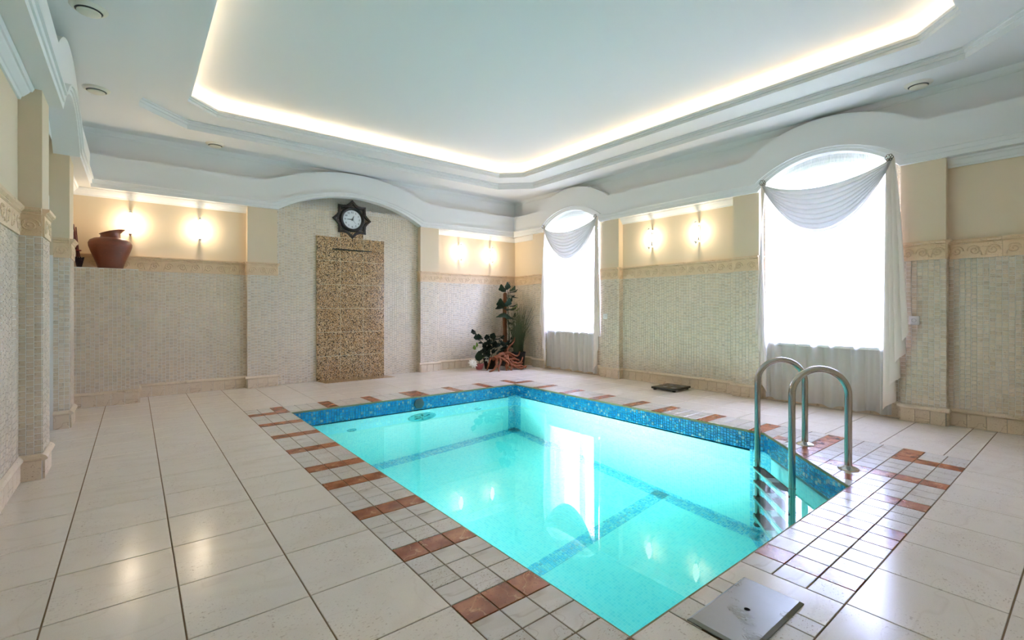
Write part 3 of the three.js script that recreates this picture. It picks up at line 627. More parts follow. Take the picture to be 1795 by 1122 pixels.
// ---------------------------------------------------------------- windows
function makeWindow(name, label, c) {
  const w = top(name, label, undefined, { kind: 'structure' }), z0 = c - 0.56, z1 = c + 0.56, x0 = 6.20, x1 = 6.26, f = 0.06;
  const bars = [[z0, WY0, z0 + f, WY1], [z1 - f, WY0, z1, WY1], [z0, WY0, z1, WY0 + f], [z0, WY1 - f, z1, WY1], [c - 0.045, WY0, c + 0.045, WY1]];
  part(w, 'frame', merge(bars.map(([a, b, d, e]) => boxGeo(x0, b, a, x1, e, d))), M.pvc);
  for (const [a, b] of [[z0 + f, c - 0.045], [c + 0.045, z1 - f]]) part(w, 'pane', boxGeo(6.228, WY0 + f, a, 6.232, WY1 - f, b), M.glass);
  part(w, 'sill', smooth(new RoundedBoxGeometry(0.30, 0.03, 1.12, 2, 0.008).translate(6.08, WY0 - 0.005, c)), M.pvc);
}
makeWindow('window_1', 'tall white framed window beside the corner plants', W1);
makeWindow('window_2', 'tall white framed window behind the pool ladder', W2);
// garden outside
{
  const g = top('ground', 'pale garden ground outside the windows', undefined, { kind: 'structure' });
  part(g, 'lawn', boxGeo(6.4, -0.6, -40, 60, -0.5, 40), std({ color: '#7d8a5c', roughness: 1 }));
}

// ---------------------------------------------------------------- curtains
function curtains(c, label, zl, zr, tailR) {
  // sheer panel with gathered header, hung from the arch
  const x0 = 5.955, yTop = (z) => { const t = (z - c) / WH, a = arcPts(0, WH, YB, 2.80, 2), R = (WH * WH + 0.29 * 0.29) / (0.58); return 2.80 - R + Math.sqrt(Math.max(0, R * R - (z - c) * (z - c))) - 0.012; };
  const fold = (s, k) => Math.sin(s * 61 + 2 * Math.sin(s * 7.3)) * 0.6 + Math.sin(s * 37.7 + k) * 0.4;
  const s = top('sheer_curtain', `white sheer floor-length curtain ${label}`, 'curtain', { group: 'sheer curtains at the windows' });
  const za = c - 0.62, zb = c + 0.60;
  part(s, 'panel', surface(220, 40, (u, v) => { const z = lerp(za, zb, u), yt = yTop(z) - 0.09, y = lerp(yt, 0.035 + 0.012 * Math.sin(u * 31), v), amp = lerp(0.008, 0.036, Math.min(1, v * 1.6)); return [x0 - amp * fold(u, c) - 0.01 * v, y, z + 0.008 * Math.cos(u * 55) * v]; }), M.sheer);
  part(s, 'hem', surface(220, 2, (u, v) => { const z = lerp(za, zb, u), y = lerp(0.10, 0.034 + 0.012 * Math.sin(u * 31), v); return [x0 - 0.036 * fold(u, c) - 0.0125, y, z + 0.008 * Math.cos(u * 55)]; }), M.sheer);
  part(s, 'header_tape', surface(360, 6, (u, v) => { const z = lerp(za, zb, u), yt = yTop(z), y = yt - 0.095 * v; return [x0 - 0.006 * Math.sin(u * 420) - 0.004 * Math.sin(v * 9.4), y, z]; }), M.sheer);
  for (const d of [0.03, 0.062, 0.09]) { const pts = []; for (let i = 0; i <= 40; i++) { const z = lerp(za + 0.01, zb - 0.01, i / 40); pts.push([x0 - 0.012, yTop(z) - d, z]); } part(s, 'cord', tube(pts, 0.0016, 80, 5), M.swag); }
  // draped swag
  const yR = 2.585, xs = 5.868, w = top('curtain_swag', `draped cream valance hung between two rosettes ${label}`, 'curtain', { group: 'draped valances at the windows' });
  part(w, 'drape', smooth(surface(90, 150, (u, v) => {
    const t = 2 * u - 1, hang = Math.pow(Math.max(0, 1 - t * t), 0.85), sag = lerp(0.17, 0.645, Math.pow(v, 0.9)), k = 1 - Math.pow(Math.abs(t), 6);
    const pl = Math.sin(v * 2 * Math.PI * 8.5 + 0.4 * t), y = yR - 0.055 * v * Math.abs(t) ** 8 - sag * hang + 0.012 * pl * hang, x = xs - 0.02 - 0.075 * hang * Math.sin(Math.PI * Math.min(1, v * 0.75 + 0.2)) - 0.020 * Math.cos(v * 2 * Math.PI * 8.5 + 0.4 * t) * (0.35 + 0.65 * hang);
    return [x, y, lerp(zl, zr, u) + 0.02 * t * (1 - v)];
  }), 1.2), M.swag);
  // tails
  const tails = top('curtain_tail', `cream cascading side drape ${label}, ${tailR.l} end`, 'curtain', { group: 'curtain side drapes' }), tailr = top('curtain_tail', `cream cascading side drape ${label}, ${tailR.r} end`, 'curtain', { group: 'curtain side drapes' });
  const zig = [[0, 0], [0.16, 0.5], [0.3, 0.22], [0.46, 0.68], [0.6, 0.44], [0.76, 0.88], [0.88, 0.66], [1, 1]];
  const zf = (u) => { for (let i = 1; i < zig.length; i++) if (u <= zig[i][0]) { const t = (u - zig[i - 1][0]) / (zig[i][0] - zig[i - 1][0]), q = t * t * (3 - 2 * t); return lerp(zig[i - 1][1], zig[i][1], q); } return 1; };
  const tail = (o, zR, zin, zout, lin_, lout) => part(o, 'cascade', smooth(surface(110, 50, (u, v) => {
    const sp = Math.pow(v, 0.75), f = zf(u), L = lerp(lin_, lout, u) - 0.02 * Math.sin(u * 20), z = lerp(zR + (f - 0.5) * 0.07, lerp(zin, zout, f), sp), y = yR + 0.01 - L * v;
    return [xs - 0.012 - 0.028 * Math.sin(u * 21) * (0.3 + 0.7 * sp) - 0.03 * u * sp, y, z];
  }), 1.0), M.tail);
  tail(tails, zl, zl + 0.04, zl - 0.075, 2.50, 1.75); tail(tailr, zr, zr - 0.06, zr + tailR.w, 2.53, 1.74);
  for (const [z, t] of [[zl, 'l'], [zr, 'r']]) {
    const r = top('curtain_rosette', `metal flower rosette ${label}, ${tailR[t]} end`, 'curtain hook', { at: [5.83, yR + 0.005, z], group: 'curtain rosettes' });
    part(r, 'stud', smooth(lathe([[0, 0.03], [0.012, 0.028], [0.016, 0.016], [0.008, 0.008], [0.008, 0]], 20)).rotateZ(Math.PI / 2), M.chrome);
    for (let k = 0; k < 6; k++) { const p = part(r, 'petal', new THREE.TorusGeometry(0.012, 0.0035, 6, 14).rotateY(Math.PI / 2), std({ color: '#6b6459', metalness: 0.8, roughness: 0.35 })); p.position.set(-0.008, Math.sin(k * 1.047) * 0.022, Math.cos(k * 1.047) * 0.022); }
    part(r, 'rod', new THREE.CylinderGeometry(0.005, 0.005, 0.09, 10).rotateZ(Math.PI / 2).translate(0.055, 0, 0), M.steel);
  }
}
curtains(W1, 'at the window by the plants', -6.395, -5.15, { w: 0.10, l: 'plant', r: 'switch' });
curtains(W2, 'at the window behind the ladder', -2.545, -1.337, { w: 0.155, l: 'scale', r: 'switch' });
{
  const c = new THREE.Mesh(tube([[5.86, 2.45, -2.47], [5.862, 1.9, -2.465], [5.86, 1.42, -2.462]], 0.0022, 20, 6), M.black); c.name = 'pull_string'; scene.add(shade(c)); tag(c, 'thin dark pull string hanging beside the sheer behind the ladder', 'string');
}

// ---------------------------------------------------------------- wall lamps
function sconce(x, z, nx, nz, label, group = 'oval wall lamps') {
  const s = top('wall_lamp', label, 'wall lamp', { at: [x, 2.135, z], turn: Math.atan2(nx, nz), group });
  part(s, 'back_plate', smooth(new RoundedBoxGeometry(0.035, 0.20, 0.012, 2, 0.005).translate(0, 0, 0.006)), M.chrome);
  const g = lathe(Array.from({ length: 13 }, (_, i) => { const t = i / 12, y = lerp(-0.14, 0.14, t); return [Math.max(0.0015, 0.046 * Math.pow(Math.sin(Math.PI * clamp(t, 0.001, 0.999)), 0.85)), y]; }), 10);
  g.scale(1, 1, 0.7); g.translate(0, 0, 0.088); part(s, 'shade', smooth(g, 1.5), M.lampGlass, 'glowing white pointed oval glass');
  for (const f of [-1, 1]) {
    part(s, 'holder', smooth(merge([new THREE.BoxGeometry(0.026, 0.006, 0.11).translate(0, f * 0.128, 0.058), lathe([[0, 0.02], [0.008, 0.012], [0.017, -0.006], [0.014, -0.012]], 16).scale(1, f, 1).translate(0, f * 0.138, 0.088)])), M.chrome);
  }
  const l = new THREE.PointLight(new THREE.Color().setRGB(1, 0.83, 0.62), SCONCE_POWER, 0, 2); l.position.set(x + nx * 0.088, 2.135, z + nz * 0.088); l.castShadow = true; l.shadow.radius = 1.5; l.name = 'wall_lamp_glow'; scene.add(l);
}
sconce(-0.035, ZA, 0, 1, 'lit oval wall lamp right above the clay jar'); sconce(0.675, ZA, 0, 1, 'lit oval wall lamp between the clay jar lamp and the clock niche');
sconce(4.69, ZA, 0, 1, 'lit oval wall lamp just past the granite niche, above the white wall'); sconce(5.40, ZA, 0, 1, 'lit oval wall lamp above the corner plants');
sconce(XB, -4.21, -1, 0, 'lit oval wall lamp on the window wall, beside the curtain by the plants'); sconce(XB, -3.464, -1, 0, 'lit oval wall lamp on the window wall, above the bathroom scale');

// ---------------------------------------------------------------- clock
{
  const c = top('wall_clock', 'dark wooden eight-pointed star wall clock with white dial', 'clock', { at: [2.70, 2.508, ZA + 0.004] });
  const star = (r0, r1, rot = 0) => { const p = []; for (let i = 0; i < 8; i++) { const a = i * Math.PI / 4 + Math.PI / 2 + rot; p.push([Math.cos(a) * r0, Math.sin(a) * r0]); for (const k of [0.25, 0.5, 0.75]) { const b = a + k * Math.PI / 4, w = Math.sin(k * Math.PI), rl = r0 * Math.cos(Math.PI / 8) / Math.cos(b - a - Math.PI / 8); p.push([Math.cos(b) * (rl - r1 * w), Math.sin(b) * (rl - r1 * w)]); } } return p; };
  const s = polyShape(star(0.305, 0.045)); s.holes.push(new THREE.Path(star(0.262, 0.043).map(([x, y]) => new THREE.Vector2(x, y))));
  part(c, 'star_frame', smooth(new THREE.ExtrudeGeometry(s, { depth: 0.022, bevelEnabled: true, bevelSize: 0.004, bevelThickness: 0.004, bevelSegments: 2 }).translate(0, 0, 0.01), 0.5), M.clockWood);
  const bars = []; for (let i = 0; i < 48; i++) for (const f of [-1, 1]) { const a = i * Math.PI / 24, r0 = 0.19, r1 = 0.262 - 0.018 * Math.sin((i % 6) / 6 * Math.PI) , b = a + f * 0.2, p = V(Math.cos(a) * r0, Math.sin(a) * r0, 0.016), q = V(Math.cos(b) * r1, Math.sin(b) * r1, 0.016); const g = new THREE.BoxGeometry(0.0035, p.distanceTo(q), 0.008); g.applyQuaternion(new THREE.Quaternion().setFromUnitVectors(V(0, 1, 0), q.clone().sub(p).normalize())); const m = p.clone().add(q).multiplyScalar(0.5); g.translate(m.x, m.y, m.z); bars.push(g); }
  for (const r of [0.226]) bars.push(new THREE.TorusGeometry(r, 0.003, 5, 64).translate(0, 0, 0.016));
  part(c, 'lattice', merge(bars), M.clockWood, 'pierced wooden lattice');
  part(c, 'rim', smooth(lathe([[0.146, 0.02], [0.148, 0.036], [0.16, 0.05], [0.178, 0.054], [0.192, 0.046], [0.2, 0.03], [0.2, 0.008], [0.146, 0.008]], 64).rotateX(Math.PI / 2)), M.black, 'glossy black ring');
  const cv = document.createElement('canvas'); cv.width = cv.height = 512; const x = cv.getContext('2d');
  x.fillStyle = '#eef1f2'; x.fillRect(0, 0, 512, 512); x.fillStyle = '#14161a'; x.font = 'bold 62px serif'; x.textAlign = 'center'; x.textBaseline = 'middle';
  for (let i = 1; i <= 12; i++) { const a = i * Math.PI / 6; x.fillText(String(i), 256 + Math.sin(a) * 196, 256 - Math.cos(a) * 196); }
  for (let i = 0; i < 60; i++) { const a = i * Math.PI / 30; x.fillRect(256 + Math.sin(a) * 240 - 2, 256 - Math.cos(a) * 240 - 2, 4, 4); }
  const t = new THREE.CanvasTexture(cv); t.colorSpace = THREE.SRGBColorSpace;
  part(c, 'dial', new THREE.CircleGeometry(0.148, 64).translate(0, 0, 0.024), std({ map: t, roughness: 0.35 }), 'white dial with black numerals');
  const hand = (a, l, w, n) => { const g = new THREE.ExtrudeGeometry(polyShape([[-w, -0.02], [w, -0.02], [w * 1.3, l * 0.6], [0, l], [-w * 1.3, l * 0.6]]), { depth: 0.002, bevelEnabled: false }); g.rotateZ(-a); g.translate(0, 0, n); part(c, 'hand', g, M.black); };
  hand(22.5 * Math.PI / 180, 0.07, 0.0045, 0.029); hand(270 * Math.PI / 180, 0.105, 0.0035, 0.033); hand(140 * Math.PI / 180, 0.10, 0.0009, 0.036);
}

// ---------------------------------------------------------------- light switches
for (const [x, y, z, lb] of [[PX, 0.985, -1.165, 'white square wall switch beside the wide curtain'], [PX, 0.975, -5.02, 'white square wall switch on the pilaster between curtain and lamps']]) {
  const s = top('light_switch', lb, 'switch', { at: [x - 0.004, y, z], group: 'white wall switches' });
  part(s, 'plate', smooth(new RoundedBoxGeometry(0.012, 0.084, 0.084, 2, 0.005).translate(-0.006, 0, 0)), M.pvc);
  part(s, 'rocker', smooth(new RoundedBoxGeometry(0.008, 0.05, 0.05, 2, 0.003).rotateZ(0.05).translate(-0.013, 0, 0)), M.pvc);
  part(s, 'mark', new THREE.TorusGeometry(0.017, 0.0012, 5, 24).rotateY(Math.PI / 2).translate(-0.0176, 0, 0), std({ color: '#9b9a94', roughness: 0.6 }));
}

// ---------------------------------------------------------------- ladder
{
  const base = [[4.25, -1.524], [3.832, -1.105]], ui = [-Math.SQRT1_2, -Math.SQRT1_2], S = 0.365, r = 0.0225, top_ = 0.705 - r;
  const l = top('pool_ladder', 'steel pool ladder with two curved handrails and dark steps', 'ladder');
  for (const [bx, bz] of base) {
    const at = (s, y) => V(bx + ui[0] * s, y, bz + ui[1] * s), R = S / 2, pts = [at(-0.004, 0), at(-0.002, 0.2), at(0, 0.35)];
    const path = new THREE.CurvePath();
    const arc = []; for (let i = 0; i <= 20; i++) { const a = Math.PI * i / 20; arc.push(at(R - R * Math.cos(a), top_ - R * 0.98 + R * 0.98 * Math.sin(a))); }
    const all = [at(0, 0), at(0, 0.25), at(0, top_ - R - 0.05), ...arc, at(S, top_ - R - 0.05), at(S, 0.2), at(S, -0.4), at(S, -1.0), at(S, -1.45)];
    const rail = part(l, 'handrail', new THREE.TubeGeometry(new THREE.CatmullRomCurve3(all, false, 'centripetal'), 160, r, 20, false), M.steel);
    const f = part(rail, 'flange', smooth(lathe([[r, 0.024], [r + 0.006, 0.02], [0.05, 0.013], [0.062, 0.007], [0.064, 0], [r, 0]], 40)), M.chrome, 'round polished floor flange'); f.position.set(bx, 0.0005, bz);
    part(rail, 'collar', new THREE.TorusGeometry(r + 0.001, 0.003, 8, 28).rotateX(Math.PI / 2).translate(at(S, -0.15).x, -0.15, at(S, -0.15).z), M.steel);
    part(rail, 'foot', smooth(lathe([[0, -0.02], [0.025, -0.02], [0.03, 0], [0.024, 0.03]], 20)).translate(at(S, -1.45).x, -1.45, at(S, -1.45).z), M.blackPlastic);
  }
  const A = [base[0][0] + ui[0] * S, base[0][1] + ui[1] * S], B = [base[1][0] + ui[0] * S, base[1][1] + ui[1] * S], len = Math.hypot(B[0] - A[0], B[1] - A[1]), ang = -Math.atan2(B[1] - A[1], B[0] - A[0]);
  for (const y of [-0.285, -0.61, -0.95, -1.28]) {
    const s = part(l, 'step', merge([new RoundedBoxGeometry(len - 0.03, 0.026, 0.085, 2, 0.006), new THREE.BoxGeometry(len - 0.04, 0.03, 0.006).translate(0, -0.012, -0.04), new THREE.BoxGeometry(len - 0.04, 0.03, 0.006).translate(0, -0.012, 0.04)]), M.steel);
    s.position.set((A[0] + B[0]) / 2, y, (A[1] + B[1]) / 2); s.rotation.y = ang;
    for (const k of [-1, 1]) {
      part(s, 'tread', new RoundedBoxGeometry(len * 0.36, 0.008, 0.074, 2, 0.003).translate(k * len * 0.27, 0.0165, 0), M.blackPlastic, 'black anti-slip pad');
      part(s, 'bracket', new RoundedBoxGeometry(0.05, 0.034, 0.06, 2, 0.006).translate(k * (len / 2 - 0.012), 0.002, 0), M.blackPlastic);
    }
    part(s, 'badge', new THREE.BoxGeometry(len * 0.14, 0.003, 0.05).translate(0, 0.0145, 0), std({ color: '#aeb6b8', roughness: 0.4 }));
  }
}

// ---------------------------------------------------------------- steel cover plate
{
  const p = top('cover_plate', 'square brushed steel access cover with finger hole at the pool edge', 'cover plate', { at: [1.7345, 0, -0.811] });
  const b = new MB(), A = [[-0.21, 0.111], [0.21, 0.111], [0.21, -0.111], [-0.21, -0.111]], I = [[-0.199, 0.1], [0.199, 0.1], [0.199, -0.1], [-0.199, -0.1]], uv = (p) => [p[0], p[2]], q = (...v) => b.quad(...v, ...v.map(uv));
  for (let k = 0; k < 4; k++) { const l = (k + 1) % 4; q([A[k][0], 0.005, A[k][1]], [A[l][0], 0.005, A[l][1]], [I[l][0], 0.012, I[l][1]], [I[k][0], 0.012, I[k][1]]); q([A[k][0], 0.0005, A[k][1]], [A[l][0], 0.0005, A[l][1]], [A[l][0], 0.005, A[l][1]], [A[k][0], 0.005, A[k][1]]); }
  const hole = Array.from({ length: 24 }, (_, i) => [0.0105 * Math.cos(i * Math.PI / 12), 0.0105 * Math.sin(i * Math.PI / 12)]);
  part(p, 'lid', merge([b.geo(), metricUV(flatExtrude(I, 0.002, 0.012, [hole]))]), M.plate);
  part(p, 'shaft', merge([boxGeo(-0.062, -0.245, -0.062, 0.062, -0.238, 0.062), boxGeo(-0.062, -0.24, -0.062, -0.057, -0.004, 0.062), boxGeo(0.057, -0.24, -0.062, 0.062, -0.004, 0.062), boxGeo(-0.062, -0.24, -0.062, 0.062, -0.004, -0.057), boxGeo(-0.062, -0.24, 0.057, 0.062, -0.004, 0.062)]), std({ color: '#6f6a62', roughness: 0.95, side: THREE.DoubleSide }), 'concrete shaft under the cover');
}

// ---------------------------------------------------------------- bathroom scale
{
  const s = top('bathroom_scale', 'flat black square bathroom scale on the floor by the window wall', 'scale', { at: [5.72, 0, -3.70], turn: 0.06 });
  part(s, 'platform', smooth(new RoundedBoxGeometry(0.42, 0.026, 0.36, 3, 0.012).translate(0, 0.03, 0)), std({ color: '#15140f', roughness: 0.25 }));
  for (const x of [-0.17, 0.17]) for (const z of [-0.14, 0.14]) part(s, 'foot', new THREE.CylinderGeometry(0.02, 0.022, 0.018, 16).translate(x, 0.009, z), M.black);
  part(s, 'display', new THREE.BoxGeometry(0.10, 0.002, 0.05).translate(0, 0.0435, -0.12), std({ color: '#5b5d50', roughness: 0.2 }));
  for (const x of [-0.1, 0.1]) for (const z of [-0.04, 0.1]) part(s, 'sensor_pad', new THREE.BoxGeometry(0.09, 0.0016, 0.07).translate(x, 0.0433, z), std({ color: '#6a665a', roughness: 0.35, metalness: 0.4 }));
}

// ---------------------------------------------------------------- clay jar
{
  const j = top('clay_jar', 'large brown clay jar with slanted spouted rim on the ledge', 'jar', { at: [-0.215, 1.5595, -7.25] });
  const body = lathe([[0, 0], [0.108, 0], [0.114, 0.008], [0.124, 0.05], [0.148, 0.12], [0.178, 0.20], [0.197, 0.26], [0.2, 0.295], [0.185, 0.33], [0.15, 0.352], [0.11, 0.36], [0.096, 0.366]], 56);
  part(j, 'body', smooth(body, 1.2), M.clay);
  const neck = lathe([[0.096, 0.36], [0.092, 0.375], [0.09, 0.41], [0.093, 0.435], [0.104, 0.448], [0.1, 0.452], [0.086, 0.436], [0.08, 0.40], [0.08, 0.36]], 56), p = neck.attributes.position;
  for (let i = 0; i < p.count; i++) { const t = clamp((p.getY(i) - 0.37) / 0.08, 0, 1), a = Math.atan2(p.getZ(i), p.getX(i)), k = Math.cos(a); p.setY(i, p.getY(i) + t * (0.034 * k - 0.012)); if (k > 0.8 && t > 0.6) p.setX(i, p.getX(i) + (k - 0.8) / 0.2 * 0.032 * t); }
  neck.computeVertexNormals(); part(j, 'neck', smooth(neck, 1.0), M.clay);
}
// bundle of reddish sticks with dark brush ends
{
  const b = top('brush_bundle', 'tied bundle of dark red sticks with brush ends leaning in the corner', 'brush bundle', { at: [-0.485, 1.5595, -7.24] });
  [[-0.055, 0.50, -0.1], [-0.045, 0.44, -0.06], [-0.075, 0.46, -0.08], [-0.035, 0.47, -0.11], [-0.06, 0.42, -0.13]].forEach(([x, y, z], i) => part(b, 'stick', smooth(taperTube([[0.01 * (i - 2), 0.08, 0.008 * (i % 3)], [x * 0.4, y * 0.45, z * 0.5], [x, y, z]], 0.012, 0.006, 10, 8)), M.redWood));
  part(b, 'tie', smooth(new THREE.TorusGeometry(0.024, 0.007, 8, 20).rotateX(Math.PI / 2).translate(-0.012, 0.2, -0.03)), std({ color: '#7a1e1a', roughness: 0.6 }));
  const br = []; for (let i = 0; i < 60; i++) { const a = rr(0, 6.283), r = Math.sqrt(rnd()); br.push(new THREE.CylinderGeometry(0.0035, 0.005, 0.125, 5).rotateZ(-Math.cos(a) * r * 0.22).rotateX(Math.sin(a) * r * 0.22).translate(Math.cos(a) * r * 0.03, 0.062, Math.sin(a) * r * 0.03)); }
  part(b, 'bristles', merge(br), M.bristle).userData.kind = 'stuff';
  part(b, 'bead_ring', new THREE.TorusGeometry(0.026, 0.004, 6, 18).rotateX(Math.PI / 2).translate(0, 0.118, 0), std({ color: '#c9b08a', roughness: 0.5 }));
}

// ---------------------------------------------------------------- corner plants
function leafGeo(w, l, bend = 0.25, lobes = 0) {   // a curved leaf along +y, with a midrib fold
  return surface(8, 10, (u, v) => { const t = 2 * u - 1; let k = Math.pow(Math.sin(Math.PI * clamp(v * 0.94 + 0.03, 0, 1)), 0.75) * (1 - 0.35 * v); if (lobes) k *= 0.72 + 0.32 * Math.abs(Math.cos(v * Math.PI * lobes)); return [t * w * k, v * l, -bend * l * v * v + Math.abs(t) * w * k * 0.25]; });
}
function addLeaves(o, geo, mat, list) { for (const [x, y, z, az, tilt, s, roll = 0] of list) { const m = part(o, 'leaf', geo, mat); m.position.set(x, y, z); m.rotation.set(0, 0, 0); m.rotation.order = 'YXZ'; m.rotation.y = az; m.rotation.x = tilt; m.rotation.z = roll; m.scale.setScalar(s); } }
{
  // climbing plant on a bark pole
  const p = top('climbing_plant', 'tall leafy climber on a brown bark pole in the corner', 'plant', { at: [5.60, 0, -7.25] });
  part(p, 'pot', smooth(lathe([[0, 0], [0.085, 0], [0.11, 0.2], [0.118, 0.21], [0.118, 0.23], [0.104, 0.23], [0.1, 0.19], [0, 0.19]], 36)), M.blackPlastic);
  part(p, 'pole', smooth(taperTube([[0, 0.15, 0], [0.008, 0.6, 0], [-0.004, 1.0, 0.005], [0.01, 1.38, 0]], 0.042, 0.036, 24, 12, (i, j) => 1 + 0.08 * Math.sin(i * 2.1 + j * 3.3))), M.bark, 'brown bark covered pole');
  part(p, 'wire_loop', tube([[0.05, 1.2, 0.03], [0.05, 1.52, 0.03], [0.06, 1.60, 0.03], [0.08, 1.615, 0.03], [0.1, 1.60, 0.03], [0.105, 1.52, 0.03], [0.105, 1.15, 0.03]], 0.004, 60, 6), M.black);
  part(p, 'stem', merge([taperTube([[0.05, 0.2, 0.04], [0.07, 0.6, 0.05], [0.04, 1.0, 0.05], [0.06, 1.42, 0.05]], 0.011, 0.006), taperTube([[0.04, 0.85, 0.05], [-0.06, 0.98, 0.08], [-0.12, 1.1, 0.1]], 0.007, 0.004, 8, 6), taperTube([[0.05, 1.1, 0.05], [0.0, 1.3, 0.08], [-0.06, 1.4, 0.08]], 0.006, 0.004, 8, 6)]), M.stem);
  const L = leafGeo(0.115, 0.165, 0.3, 2);
  addLeaves(p, L, M.leaf, [[-0.06, 1.42, 0.08, -1.4, 0.9, 1.0], [-0.03, 1.46, 0.08, 0.2, 0.5, 0.9], [0.06, 1.44, 0.06, 1.5, 1.2, 1.0], [0.08, 1.42, 0.06, 1.3, 1.5, 1.0], [0.02, 1.36, 0.09, 0.2, 1.9, 0.9], [0.1, 1.36, 0.08, 0.6, 2.2, 0.9],
    [-0.12, 1.12, 0.1, -1.3, 0.7, 1.1], [-0.14, 1.1, 0.1, -1.0, 1.5, 1.1], [-0.1, 1.14, 0.12, 0.3, 0.9, 1.2], [-0.08, 1.1, 0.12, 0.5, 1.8, 1.3], [-0.12, 1.02, 0.12, -0.8, 2.2, 1.4], [-0.05, 1.0, 0.12, 0.4, 2.3, 1.4], [-0.02, 1.2, 0.1, 1.2, 0.9, 1.0], [0.03, 1.15, 0.1, 1.0, 1.6, 1.0]]);
  addLeaves(p, leafGeo(0.05, 0.12, 0.3), M.limeLeaf, [[0.12, 1.1, 0.1, 0.4, 1.2, 1], [0.1, 1.08, 0.12, -0.6, 1.5, 1], [0.15, 1.05, 0.1, 1.2, 1.3, 1], [0.14, 1.12, 0.1, 0.9, 0.8, 1]]);
  const low = []; for (let i = 0; i < 26; i++) low.push([rr(-0.02, 0.2), rr(0.25, 0.95), rr(0.02, 0.16), rr(-1.5, 1.5), rr(0.6, 2.3), rr(0.6, 1.0)]); addLeaves(p, leafGeo(0.04, 0.11, 0.3), M.ivy, low);
}
{
  // tall grass in a black pot
  const p = top('potted_grass', 'tall feathery grass in a black pot beside the curtain', 'plant', { at: [5.64, 0, -6.88] });
  part(p, 'pot', smooth(lathe([[0, 0], [0.1, 0], [0.104, 0.01], [0.128, 0.26], [0.136, 0.265], [0.136, 0.29], [0.122, 0.29], [0.116, 0.25], [0, 0.25]], 40)), M.blackPlastic, 'black plastic flower pot');
  part(p, 'soil', new THREE.CircleGeometry(0.118, 24).rotateX(-Math.PI / 2).translate(0, 0.262, 0), M.soil);
  const bl = [], sd = [];
  for (let i = 0; i < 300; i++) {
    const a = rr(0, 6.283), r = Math.sqrt(rnd()) * 0.09, h = rr(0.45, 1.0), sp = Math.pow(rnd(), 1.3) * 0.30, w = rr(0.003, 0.0055), x = Math.cos(a) * r, z = Math.sin(a) * r, ex = Math.min(Math.cos(a) * sp * 0.9 + 0.03, 0.22), ez = Math.sin(a) * sp;
    bl.push(surface(1, 7, (u, v) => [x + ex * v * v + (2 * u - 1) * w * (1 - v * 0.85) * Math.sin(a + 1.57), 0.25 + h * v * (1 - 0.12 * v * sp * 3), z + ez * v * v + (2 * u - 1) * w * (1 - v * 0.85) * Math.cos(a + 0.4)]));
    if (i % 2 === 0) for (let k = 0; k < 9; k++) { const v = 0.72 + k * 0.033; sd.push(new THREE.OctahedronGeometry(0.0055).scale(0.7, 1.5, 0.7).translate(x + ex * v * v + rr(-0.014, 0.014), 0.25 + h * v * (1 - 0.12 * v * sp * 3), z + ez * v * v + rr(-0.014, 0.014))); }
  }
  part(p, 'blades', merge(bl), M.grass).userData.kind = 'stuff'; part(p, 'seed_heads', merge(sd), std({ color: '#5d5a33', roughness: 0.8 })).userData.kind = 'stuff';
}
